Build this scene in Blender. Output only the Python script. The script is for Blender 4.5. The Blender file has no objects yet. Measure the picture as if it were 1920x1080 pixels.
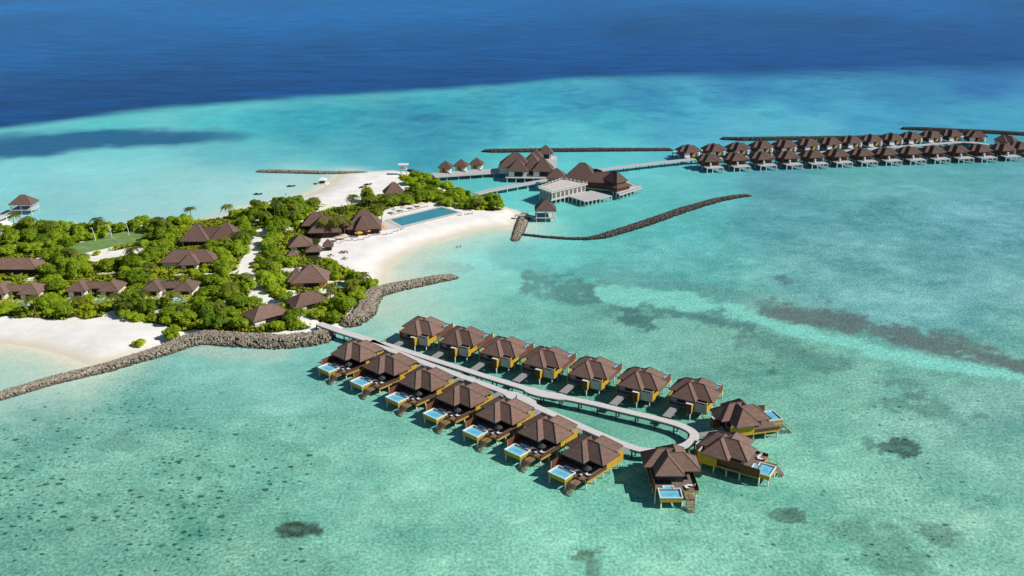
import bpy, math, random
import numpy as np
from mathutils import Vector, Matrix
R = math.radians
random.seed(7); rng = np.random.default_rng(7)
S = bpy.context.scene
COL = S.collection

# ------------------------------------------------------------------ camera, sky, sun, exposure
CAM_H, PITCH, FPX = 130.0, R(20.0), 1800.0
cam = bpy.data.cameras.new('camera'); cam.sensor_width = 36.0; cam.lens = 36.0*FPX/1920.0
cam.clip_start = 1.0; cam.clip_end = 90000.0
cam_o = bpy.data.objects.new('camera', cam); COL.objects.link(cam_o)
cam_o.location = (0, 0, CAM_H); cam_o.rotation_euler = (R(90)-PITCH, 0, 0)
S.camera = cam_o
SUN_EL, SUN_AZ = 40.0, -12.0      # azimuth measured from +X towards +Y (degrees): light from the right, a little behind
W = bpy.data.worlds.new('World'); S.world = W; W.use_nodes = True
nt = W.node_tree; bg = nt.nodes['Background']
sk = nt.nodes.new('ShaderNodeTexSky'); sk.sky_type = 'NISHITA'; sk.sun_disc = False
sk.sun_elevation = R(SUN_EL); sk.sun_rotation = R(90-SUN_AZ)
sk.air_density = 1.0; sk.dust_density = 0.0; sk.ozone_density = 2.0
nt.links.new(sk.outputs[0], bg.inputs[0]); bg.inputs[1].default_value = 0.056
sun = bpy.data.lights.new('sun', 'SUN'); sun.energy = 4.4; sun.angle = R(0.5); sun.color = (1.0, 0.95, 0.87)
sun_o = bpy.data.objects.new('sun', sun); COL.objects.link(sun_o)
sd = Vector((math.cos(R(SUN_EL))*math.cos(R(SUN_AZ)), math.cos(R(SUN_EL))*math.sin(R(SUN_AZ)), math.sin(R(SUN_EL))))
sun_o.rotation_euler = sd.to_track_quat('Z', 'Y').to_euler()
S.view_settings.view_transform = 'Standard'; S.view_settings.look = 'None'
S.view_settings.exposure = 0.12; S.view_settings.gamma = 1.0
S.cycles.max_bounces = 5; S.cycles.diffuse_bounces = 3; S.cycles.glossy_bounces = 2; S.cycles.transmission_bounces = 2

# ------------------------------------------------------------------ measuring helpers
CP, SP = math.cos(PITCH), math.sin(PITCH)
def P(px, py, z=0.0):
    u = (px-960)/FPX; v = (540-py)/FPX
    d = Vector((u, CP+v*SP, -SP+v*CP)); t = (z-CAM_H)/d.z
    return Vector((d.x*t, d.y*t, z))
def proj(x, y, z):
    dz = z-CAM_H
    zc = y*CP - dz*SP; vc = y*SP + dz*CP
    return 960+FPX*x/zc, 540-FPX*vc/zc
def yaw_of(a, b, z=0.0):
    d = P(*b, z)-P(*a, z); return math.atan2(d.y, d.x)
def lin(c):
    c = np.asarray(c, float)/255.0
    return np.where(c <= 0.04045, c/12.92, ((c+0.055)/1.055)**2.4)

# ------------------------------------------------------------------ mesh helpers
class MB:
    def __init__(s): s.v = []; s.f = []; s.m = []
    def add(s, vs, fs, m=0):
        o = len(s.v); s.v += [tuple(p) for p in vs]; s.f += [tuple(i+o for i in f) for f in fs]; s.m += [m]*len(fs); return s
    def box(s, x0, x1, y0, y1, z0, z1, m=0):
        return s.add([(x0,y0,z0),(x1,y0,z0),(x1,y1,z0),(x0,y1,z0),(x0,y0,z1),(x1,y0,z1),(x1,y1,z1),(x0,y1,z1)],
                     [(3,2,1,0),(4,5,6,7),(0,1,5,4),(1,2,6,5),(2,3,7,6),(3,0,4,7)], m)
    def prism(s, pts, z0, z1, m=0):
        n = len(pts)
        a = sum(pts[i][0]*pts[(i+1)%n][1]-pts[(i+1)%n][0]*pts[i][1] for i in range(n))
        if a < 0: pts = pts[::-1]
        vs = [(p[0],p[1],z0) for p in pts]+[(p[0],p[1],z1) for p in pts]
        fs = [tuple(range(n-1,-1,-1)), tuple(range(n,2*n))]+[(i,(i+1)%n,n+(i+1)%n,n+i) for i in range(n)]
        return s.add(vs, fs, m)
    def tube(s, pts, rad, n=6, m=0, caps=True):
        pts = [Vector(p) for p in pts]
        if not hasattr(rad, '__len__'): rad = [rad]*len(pts)
        vs = []; fs = []
        for i, p in enumerate(pts):
            d = (pts[min(i+1,len(pts)-1)]-pts[max(i-1,0)]).normalized()
            a = d.cross(Vector((0,0,1)));
            if a.length < 1e-3: a = Vector((1,0,0))
            a.normalize(); b = d.cross(a)
            for k in range(n):
                t = 2*math.pi*k/n; vs.append(p+(a*math.cos(t)+b*math.sin(t))*rad[i])
        for i in range(len(pts)-1):
            for k in range(n):
                fs.append((i*n+k, i*n+(k+1)%n, (i+1)*n+(k+1)%n, (i+1)*n+k))
        if caps: fs += [tuple(range(n-1,-1,-1)), tuple((len(pts)-1)*n+k for k in range(n))]
        return s.add(vs, fs, m)
    def hip(s, x0, x1, y0, y1, ze, h, drop=0.22, m=0):
        """hip roof over a rectangle, ridge along the longer side"""
        w, d = x1-x0, y1-y0; c = 0.5*min(w, d)
        if w >= d: r = [(x0+c,(y0+y1)/2,ze+h),(x1-c,(y0+y1)/2,ze+h)]
        else: r = [((x0+x1)/2,y0+c,ze+h),((x0+x1)/2,y1-c,ze+h)]
        vs = [(x0,y0,ze),(x1,y0,ze),(x1,y1,ze),(x0,y1,ze)]+r+[(x0,y0,ze-drop),(x1,y0,ze-drop),(x1,y1,ze-drop),(x0,y1,ze-drop)]
        if w >= d: fs = [(0,1,5,4),(1,2,5),(2,3,4,5),(3,0,4)]
        else: fs = [(0,1,4),(1,2,5,4),(2,3,5),(3,0,4,5)]
        fs += [(6,7,1,0),(7,8,2,1),(8,9,3,2),(9,6,0,3),(9,8,7,6)]
        return s.add(vs, fs, m)
    def hipcaps(s, x0, x1, y0, y1, ze, h, r=0.14, m=0):
        w, d = x1-x0, y1-y0; c = 0.5*min(w, d)
        if w >= d: a, b = (x0+c,(y0+y1)/2,ze+h),(x1-c,(y0+y1)/2,ze+h); cs = [(a,(x0,y0,ze)),(a,(x0,y1,ze)),(b,(x1,y0,ze)),(b,(x1,y1,ze))]
        else: a, b = ((x0+x1)/2,y0+c,ze+h),((x0+x1)/2,y1-c,ze+h); cs = [(a,(x0,y0,ze)),(a,(x1,y0,ze)),(b,(x0,y1,ze)),(b,(x1,y1,ze))]
        for p, q in cs: s.tube([p,q], r, 5, m)
        if (Vector(a)-Vector(b)).length > 0.1: s.tube([a,b], r, 5, m)
        return s
    def xform(s, M):
        s.v = [tuple(M @ Vector(p)) for p in s.v]; return s
    def mesh(s, name, mats, smooth=False):
        me = bpy.data.meshes.new(name); me.from_pydata(s.v, [], s.f)
        if not isinstance(mats, (list, tuple)): mats = [mats]
        for m in mats: me.materials.append(m)
        if len(mats) > 1: me.polygons.foreach_set('material_index', s.m)
        if smooth: me.polygons.foreach_set('use_smooth', [True]*len(me.polygons))
        me.update(); return me
    def build(s, name, mats, parent=None, smooth=False):
        return link(name, s.mesh(name, mats, smooth), parent)
def link(name, data, parent=None):
    o = bpy.data.objects.new(name, data); COL.objects.link(o)
    if parent is not None: o.parent = parent
    return o
def raw_mesh(name, V, F, mats, midx=None, smooth=False):
    """fast mesh from numpy: V (n,3), F (m,k)"""
    me = bpy.data.meshes.new(name); n, k = F.shape
    me.vertices.add(len(V)); me.vertices.foreach_set('co', np.ascontiguousarray(V, np.float32).ravel())
    me.loops.add(n*k); me.loops.foreach_set('vertex_index', np.ascontiguousarray(F, np.int32).ravel())
    me.polygons.add(n); me.polygons.foreach_set('loop_start', np.arange(0, n*k, k, dtype=np.int32))
    if not isinstance(mats, (list, tuple)): mats = [mats]
    for m in mats: me.materials.append(m)
    if midx is not None: me.polygons.foreach_set('material_index', np.asarray(midx, np.int32))
    if smooth: me.polygons.foreach_set('use_smooth', np.ones(n, bool))
    me.update(calc_edges=True); return me
def tag(o, label=None, cat=None, group=None, kind=None):
    if label: o['label'] = label
    if cat: o['category'] = cat
    if group: o['group'] = group
    if kind: o['kind'] = kind
    return o
def thing(name, label, cat, loc=(0,0,0), rz=0.0, group=None):
    o = link(name, None); o.location = loc; o.rotation_euler = (0,0,rz); o.empty_display_size = 0.5
    return tag(o, label, cat, group)
def kids(o): return [c for c in KID.get(o.name, [])]
KID = {}
def copy_tree(o, parent=None):
    c = o.copy(); COL.objects.link(c)
    if parent is not None: c.parent = parent
    for ch in list(o.children): copy_tree(ch, c)
    return c
ORD = ['first','second','third','fourth','fifth','sixth','seventh','eighth','ninth','tenth','eleventh','twelfth','thirteenth','fourteenth','fifteenth']

# ------------------------------------------------------------------ materials
def mat(name, col, rough=0.8, var=0.15, scale=0.6, spec=0.3, stretch=None, rnd=0.0, bump=0.0):
    m = bpy.data.materials.new(name); m.use_nodes = True; n = m.node_tree.nodes; l = m.node_tree.links
    b = n['Principled BSDF']; b.inputs['Roughness'].default_value = rough
    b.inputs['Specular IOR Level'].default_value = spec
    tc = n.new('ShaderNodeTexCoord'); mp = n.new('ShaderNodeMapping'); l.new(tc.outputs['Object'], mp.inputs[0])
    if stretch: mp.inputs['Scale'].default_value = stretch
    nz = n.new('ShaderNodeTexNoise'); nz.inputs['Scale'].default_value = scale; nz.inputs['Detail'].default_value = 4
    l.new(mp.outputs[0], nz.inputs['Vector'])
    mr = n.new('ShaderNodeMapRange'); mr.inputs[1].default_value = .3; mr.inputs[2].default_value = .7
    mr.inputs[3].default_value = 1-var; mr.inputs[4].default_value = 1+var; l.new(nz.outputs[0], mr.inputs[0])
    mx = n.new('ShaderNodeVectorMath'); mx.operation = 'SCALE'; mx.inputs[0].default_value = col[:3]
    fac = mr.outputs[0]
    if rnd:
        oi = n.new('ShaderNodeObjectInfo'); m2 = n.new('ShaderNodeMapRange'); m2.inputs[3].default_value = 1-rnd; m2.inputs[4].default_value = 1+rnd
        l.new(oi.outputs['Random'], m2.inputs[0]); mm = n.new('ShaderNodeMath'); mm.operation = 'MULTIPLY'
        l.new(m2.outputs[0], mm.inputs[0]); l.new(fac, mm.inputs[1]); fac = mm.outputs[0]
    l.new(fac, mx.inputs['Scale']); l.new(mx.outputs[0], b.inputs['Base Color'])
    if bump:
        bp = n.new('ShaderNodeBump'); bp.inputs['Strength'].default_value = bump; bp.inputs['Distance'].default_value = .1
        l.new(nz.outputs[0], bp.inputs['Height']); l.new(bp.outputs[0], b.inputs['Normal'])
    return m
M = {}
M['roof'] = mat('roof_shingle', (.188,.117,.094), .85, .19, 1.1, .2, (.6,.6,3.5), rnd=.15)
M['roof_cap'] = mat('roof_cap', (.13,.092,.084), .85, .1)
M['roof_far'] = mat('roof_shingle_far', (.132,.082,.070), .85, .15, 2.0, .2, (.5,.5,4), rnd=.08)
M['yellow'] = mat('ochre_board', (.51,.325,.034), .75, .2, 1.6, .25, (2.2,2.2,.25))
M['brown'] = mat('brown_timber', (.155,.056,.026), .7, .2, 2.5, .3, (1,1,5))
M['brown_dark'] = mat('dark_timber', (.10,.052,.034), .75, .2, 2.5, .3, (1,1,5))
M['step'] = mat('step_timber', (.24,.16,.095), .8, .2, 2.5)
M['deck'] = mat('deck_timber', (.20,.15,.125), .8, .2, 3.0, .2, (1,6,1))
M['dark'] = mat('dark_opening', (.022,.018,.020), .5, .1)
M['glass'] = mat('window_glass', (.03,.045,.06), .15, .1, spec=.3)
M['panel'] = mat('grey_panel', (.50,.51,.54), .7, .06)
M['white'] = mat('white_paint', (.78,.77,.74), .6, .05)
M['post'] = mat('white_post', (.74,.73,.70), .7, .08)
M['greypost'] = mat('grey_post', (.050,.048,.046), .8, .15)
M['jetty'] = mat('weathered_jetty', (.63,.605,.59), .85, .17, 2.6, .2, (1,1,1))
M['bridge'] = mat('shaded_boards', (.29,.28,.28), .85, .12, 1.5)  # footbridge boards with the villa's shade darkened into their colour
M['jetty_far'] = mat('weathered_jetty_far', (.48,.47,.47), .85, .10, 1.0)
M['concrete'] = mat('pale_concrete', (.58,.545,.50), .85, .08)
M['tan'] = mat('tan_board', (.62,.36,.10), .75, .1)
M['rim'] = mat('pool_rim', (.74,.80,.82), .5, .04)
M['poolw'] = mat('pool_water', (.16,.56,.76), .08, .24, .5, .5)
M['poolw2'] = mat('large_pool_water', (.045,.29,.37), .08, .10, .25, .5)
M['cushion'] = mat('white_cushion', (.80,.80,.80), .8, .04)
M['charcoal'] = mat('charcoal_canvas', (.050,.052,.060), .8, .1)
M['canvas'] = mat('beige_canvas', (.66,.54,.42), .8, .06)
M['orange'] = mat('orange_canvas', (.72,.34,.05), .8, .06)
M['trunk'] = mat('bark', (.16,.12,.085), .9, .2)
M['rock'] = mat('grey_rock', (.30,.262,.205), .95, .45, .9, .2)
M['rock_core'] = mat('rock_gap_shade', (.10,.092,.075), .95, .3, .9, .2)  # dark core colour stands in for shade between the boulders
M['rock_dark'] = mat('dark_rock', (.105,.086,.078), .95, .45, .9, .2)
def tidemark(m):
    n = m.node_tree.nodes; l = m.node_tree.links; b = n['Principled BSDF']; src = b.inputs['Base Color'].links[0].from_socket
    g = n.new('ShaderNodeNewGeometry'); sx = n.new('ShaderNodeSeparateXYZ'); l.new(g.outputs['Position'], sx.inputs[0])
    mr = n.new('ShaderNodeMapRange'); mr.inputs[1].default_value = .15; mr.inputs[2].default_value = 1.0; mr.inputs[3].default_value = .28; mr.inputs[4].default_value = 1.0; l.new(sx.outputs[2], mr.inputs[0])
    v = n.new('ShaderNodeVectorMath'); v.operation = 'SCALE'; l.new(src, v.inputs[0]); l.new(mr.outputs[0], v.inputs['Scale']); l.new(v.outputs[0], b.inputs['Base Color'])
tidemark(M['rock']); tidemark(M['rock_dark'])
M['skin'] = mat('skin', (.45,.27,.18), .6, .03)
M['hair'] = mat('hair', (.02,.015,.012), .6, .1)
M['cloth_white'] = mat('pale_cloth', (.70,.52,.40), .8, .05)
M['cloth_dark'] = mat('dark_cloth', (.03,.03,.04), .8, .05)
M['cloth_red'] = mat('red_cloth', (.62,.07,.05), .8, .05)
def leafmat(name, a, b):
    m = bpy.data.materials.new(name); m.use_nodes = True; n = m.node_tree.nodes; l = m.node_tree.links
    bs = n['Principled BSDF']; bs.inputs['Roughness'].default_value = .6; bs.inputs['Specular IOR Level'].default_value = .25
    oi = n.new('ShaderNodeObjectInfo'); g = n.new('ShaderNodeNewGeometry'); tc = n.new('ShaderNodeTexCoord')
    nz = n.new('ShaderNodeTexNoise'); nz.inputs['Scale'].default_value = .9; nz.inputs['Detail'].default_value = 3
    l.new(tc.outputs['Object'], nz.inputs['Vector'])
    ad = n.new('ShaderNodeMath'); ad.operation = 'MULTIPLY_ADD'; l.new(oi.outputs['Random'], ad.inputs[0]); ad.inputs[1].default_value = .55
    m1 = n.new('ShaderNodeMath'); m1.operation = 'MULTIPLY'; l.new(nz.outputs[0], m1.inputs[0]); m1.inputs[1].default_value = .75
    l.new(m1.outputs[0], ad.inputs[2])
    sb = n.new('ShaderNodeMath'); sb.operation = 'SUBTRACT'; sb.use_clamp = True; l.new(ad.outputs[0], sb.inputs[0]); sb.inputs[1].default_value = .15
    mx = n.new('ShaderNodeMix'); mx.data_type = 'RGBA'; l.new(sb.outputs[0], mx.inputs[0])
    mx.inputs[6].default_value = (*a, 1); mx.inputs[7].default_value = (*b, 1)
    l.new(mx.outputs[2], bs.inputs['Base Color'])
    tr = n.new('ShaderNodeBsdfTranslucent'); l.new(mx.outputs[2], tr.inputs[0]); ms = n.new('ShaderNodeMixShader'); ms.inputs[0].default_value = .6
    l.new(bs.outputs[0], ms.inputs[1]); l.new(tr.outputs[0], ms.inputs[2]); l.new(ms.outputs[0], n['Material Output'].inputs[0]); return m
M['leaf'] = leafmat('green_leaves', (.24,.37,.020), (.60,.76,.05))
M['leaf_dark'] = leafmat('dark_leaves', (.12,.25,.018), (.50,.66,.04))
M['leaf_light'] = leafmat('bright_leaves', (.40,.50,.024), (.70,.78,.045))
M['palm'] = leafmat('palm_fronds', (.075,.12,.02), (.40,.42,.06))

# ------------------------------------------------------------------ numeric fields: noise, polygons, distances
def vhash(ix, iy, seed):
    h = (ix.astype(np.int64)*374761393 + iy.astype(np.int64)*668265263 + seed*974634777) & 0xffffffff
    h = ((h ^ (h >> 13))*1274126177) & 0xffffffff
    return ((h ^ (h >> 16)) & 0xffff)/65535.0
def vnoise(x, y, seed=0):
    ix = np.floor(x); iy = np.floor(y); fx = x-ix; fy = y-iy
    fx = fx*fx*(3-2*fx); fy = fy*fy*(3-2*fy)
    a = vhash(ix,iy,seed); b = vhash(ix+1,iy,seed); c = vhash(ix,iy+1,seed); d = vhash(ix+1,iy+1,seed)
    return (a*(1-fx)+b*fx)*(1-fy)+(c*(1-fx)+d*fx)*fy
def fbm(x, y, seed=0, oct=4):
    t = 0; a = .5; s = 0
    x, y = x*.87-y*.49, x*.49+y*.87
    for k in range(oct):
        t = t+a*vnoise(x, y, seed+k*17); s += a; a *= .5
        x, y = (x*.80-y*.60)*2.03+3.7, (x*.60+y*.80)*2.03+1.9
    return t/s
def inside(poly, x, y):
    x = np.asarray(x, float); y = np.asarray(y, float); r = np.zeros(x.shape, bool); n = len(poly)
    for i in range(n):
        x1, y1 = poly[i]; x2, y2 = poly[(i+1)%n]
        if y1 == y2: continue
        c = ((y1 > y) != (y2 > y)) & (x < (x2-x1)*(y-y1)/(y2-y1)+x1); r ^= c
    return r
def segdist(pts, x, y, closed=False):
    x = np.asarray(x, float); y = np.asarray(y, float); best = np.full(x.shape, 1e18); n = len(pts)
    for i in range(n if closed else n-1):
        ax, ay = pts[i][:2]; bx, by = pts[(i+1)%n][:2]; dx, dy = bx-ax, by-ay; L = dx*dx+dy*dy+1e-9
        t = np.clip(((x-ax)*dx+(y-ay)*dy)/L, 0, 1); best = np.minimum(best, (x-ax-t*dx)**2+(y-ay-t*dy)**2)
    return np.sqrt(best)
def W2(pts, z=0.0): return [tuple(P(a, b, z)[:2]) for a, b in pts]
def smooth(a, b, x):
    t = np.clip((x-a)/(b-a), 0, 1); return t*t*(3-2*t)

SHORE_PX = [(-320,622),(-100,632),(0,644),(60,652),(120,667),(165,686),(235,676),(300,664),(345,645),(385,636),(440,645),(520,650),(600,640),
 (628,622),(660,609),(690,598),(700,582),(692,566),(706,550),(722,541),(727,520),(730,500),(752,480),(800,460),(850,445),(890,434),(930,428),(962,427),
 (978,415),(985,402),(972,394),(945,387),(915,377),(880,366),(848,356),(820,345),(798,331),(772,322),(735,319),(690,321),(650,324),(632,329),(614,346),
 (590,360),(560,370),(520,378),(470,388),(430,400),(390,408),(340,415),(290,420),(200,424),(120,426),(60,425),(30,420),(0,406),(-60,402),(-150,412),(-320,420)]
SHORE = W2(SHORE_PX)
# main parts of the shore that are open beach (sand runs out under the water)
BEACH = [W2([(-320,622),(-100,632),(0,644),(60,652),(120,667),(165,686)]), W2([(727,525),(730,500),(752,480),(800,460),(850,445),(890,434),(930,428),(962,427)]),
         W2([(650,324),(632,329),(614,346),(590,360),(560,370),(520,378),(470,388),(430,400)])]
BACKSHORE = W2([(430,400),(390,408),(340,415),(290,420),(200,424),(120,426),(60,425),(30,420),(0,406),(-60,402),(-150,412),(-320,420)])
def land_sdf(x, y):
    d = segdist(SHORE, x, y, True); return np.where(inside(SHORE, x, y), d, -d)
def land_h(x, y):
    s = land_sdf(np.asarray(x, float), np.asarray(y, float))
    return np.clip(np.where(s > 0, 1.5*smooth(0, 16, s)+.02*s.clip(0,10), s*.12), -.7, 1.7)
ZL = 1.6
VEG_PX = [[(-300,430),(0,434),(110,431),(200,427),(300,424),(345,414),(440,404),(474,390),(560,384),(640,388),(700,377),(722,392),(705,412),(640,442),(600,446),(597,482),(622,489),(650,502),(668,520),(705,531),(722,541),(690,548),(662,572),(642,597),(600,609),(560,618),(480,622),(400,622),(372,612),(335,622),(308,610),(240,602),(222,592),(135,602),(0,592),(-300,592)],
 [(742,323),(775,330),(800,345),(830,358),(870,367),(900,376),(935,387),(950,393),(900,394),(865,391),(840,388),(815,381),(790,381),(742,387),(722,394),(705,380),(738,365),(772,352),(752,334)]]
VEG = [W2(p, ZL) for p in VEG_PX]
PATHS = [(W2([(492,432),(486,446),(474,470),(462,497),(463,512),(476,532),(484,548),(498,562),(512,568)], ZL), 3.0), (W2([(520,586),(545,592),(575,601),(606,609)], ZL), 2.4),
         (W2([(458,505),(440,510),(415,514)], ZL), 1.4), (W2([(185,514),(215,512),(255,513)], ZL), 1.3), (W2([(320,515),(345,516)], ZL), 1.3), (W2([(288,588),(318,577)], ZL), .9)]
LAWN_PX = [(126,464),(172,449),(252,431),(270,436),(264,452),(200,466),(134,480)]
COURT_PX = [(160,485),(205,474),(262,459),(270,466),(262,474),(205,485),(178,493)]
def veg_mask(x, y):
    v = np.zeros(np.shape(x), bool)
    for p in VEG: v |= inside(p, x, y)
    for p, w in PATHS: v &= segdist(p, x, y) > w
    v &= fbm(np.asarray(x,float)/6.5, np.asarray(y,float)/6.5, 93) < .665
    for q in (LAWN_PX, COURT_PX): v &= ~inside(W2(q, ZL), x, y)
    return v

# ------------------------------------------------------------------ water sheet
K = np.array([1.09,.98,.97])      # radiance of a white horizontal sheet under this sun and sky at this exposure
CTRL = [ # px, py, sRGB colour of the shallow water and its bed, speck, mottle
 (0,320,110,208,214,.0,.2),(150,330,120,210,215,.0,.2),(250,310,118,210,214,.0,.2),(120,380,118,200,206,0,.2),(300,370,128,204,208,0,.2),(300,400,140,206,206,0,.1),(420,300,95,190,200,.0,.3),(430,350,140,212,214,0,.1),(540,345,165,218,214,0,.1),
 (500,300,88,190,202,.05,.3),(600,310,92,198,206,.0,.2),(700,312,80,185,198,.1,.3),
 (60,236,92,205,210,.1,.4),(200,222,80,205,208,.1,.4),(400,205,70,200,208,.2,.5),(600,195,55,190,202,.3,.6),(800,180,45,178,200,.3,.6),(1000,165,40,160,195,.2,.4),
 (480,235,55,185,200,.1,.4),(560,255,60,172,190,.4,.8),(600,225,40,175,195,.3,.7),(700,240,50,165,188,.5,.9),(780,225,48,155,185,.5,.9),(650,280,62,170,190,.3,.7),(800,290,52,160,188,.3,.6),(900,240,55,165,192,.5,.9),(1000,200,55,180,205,.3,.7),(1000,240,75,190,205,.2,.6),
 (1100,190,52,160,195,.3,.6),(1200,180,45,145,190,.2,.5),(1400,165,45,140,195,.2,.5),(1150,230,62,185,205,.3,.7),(1300,215,58,170,205,.3,.7),(1450,220,75,185,210,.2,.6),(1500,190,50,150,198,.2,.5),(1700,180,48,145,195,.2,.4),(1850,160,45,125,190,.1,.4),(1850,220,62,170,205,.2,.5),(1650,225,60,165,205,.2,.5),(1350,250,80,180,208,.2,.5),(1500,245,85,185,212,.1,.4),(1250,260,70,170,205,.2,.5),
 (1100,262,85,200,212,.1,.4),(880,340,78,190,190,.1,.3),(960,350,90,205,205,.1,.3),(980,370,110,215,210,.1,.3),(1060,410,110,212,205,.1,.3),(1100,300,92,205,210,.1,.3),(1250,290,88,195,208,.1,.3),(1180,290,92,205,212,0,.3),
 (1250,340,105,205,205,.1,.3),(1150,395,95,198,192,.2,.4),(1120,425,72,178,178,.3,.5),(1220,385,82,188,188,.2,.4),(1330,350,92,190,195,.2,.4),
 (1450,345,72,160,175,.2,.5),(1600,335,82,178,180,.3,.5),(1800,320,80,178,182,.3,.5),(1920,330,82,172,182,.3,.5),(1450,400,72,165,178,.6,.9),(1650,420,78,168,178,.7,1.0),(1850,420,80,168,182,.7,1.0),(1300,430,85,182,185,.5,.8),(1550,500,84,172,178,.8,1.0),(1800,520,86,172,180,.8,1.0),(1700,560,86,175,180,.8,1.),
 (880,480,140,222,215,.0,.15),(950,460,125,218,215,.0,.2),(900,520,135,215,208,.1,.3),(800,480,185,220,206,.0,.1),(850,560,135,212,200,.1,.3),(760,575,168,216,200,.0,.2),(1000,480,105,205,205,.1,.4),(1060,500,92,195,192,.3,.6),(1200,470,95,188,188,.5,.8),(1300,520,88,178,178,.7,1.),(1120,575,98,185,175,.5,.8),(1000,560,110,198,186,.4,.7),(960,590,104,198,184,.4,.7),
 (1300,600,102,190,175,.4,.8),(1150,620,100,196,178,.4,.8),(1420,680,96,182,165,.5,.9),(1500,760,98,190,168,.4,.9),(1700,780,98,185,170,.5,1.),(1880,780,108,188,178,.4,.9),(1850,900,112,198,180,.4,.9),(1700,950,108,195,172,.5,1.),(1500,900,104,205,180,.3,.8),(1550,1040,102,196,172,.6,1.),(1300,1020,112,210,184,.4,.9),(1100,970,108,212,186,.3,.8),(1000,930,112,216,190,.1,.6),(1850,1050,118,205,182,.4,.9),
 (1150,780,82,178,155,.1,.6),(900,700,80,180,165,.1,.5),
 (560,690,98,198,190,.1,.5),(480,670,130,212,204,.0,.3),(400,700,104,200,190,.2,.6),(250,740,98,192,180,.5,.8),(100,790,98,188,172,.9,1.),(60,900,102,190,168,.9,1.),(150,1000,102,186,164,.9,1.),(300,850,100,188,166,.8,1.),(330,960,98,186,162,.9,1.),(500,850,100,196,172,.5,.9),(480,1050,100,186,162,.9,1.),(640,800,104,200,178,.3,.8),(640,950,104,202,178,.3,.8),(800,900,108,210,184,.2,.7),(750,1040,106,204,178,.4,.9),(900,1050,106,202,178,.4,.9),(640,730,100,200,186,.1,.6),
 (0,700,165,216,204,0,.1),(60,690,170,215,200,.0,.2),(100,705,170,216,200,.0,.1),(20,715,140,205,196,.1,.2)]
EDGE = [(-900,285),(-200,258),(0,238),(150,217),(300,203),(500,187),(700,175),(900,159),(1050,148),(1200,143),(1400,139),(1600,136),(1920,128),(2400,110),(3500,80)]
def grade(c, k=1.0):
    c = np.array(c, float); y = .3*c[0]+.59*c[1]+.11*c[2]
    return (c+(y-c)*np.array([.34,.29,.24])*k)*(1-.035*k)
def blob(px, py, cx, cy, rx, ry, rot=0):
    c, s = math.cos(R(rot)), math.sin(R(rot)); dx, dy = px-cx, py-cy
    return np.sqrt(((dx*c+dy*s)/rx)**2+((-dx*s+dy*c)/ry)**2)
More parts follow.
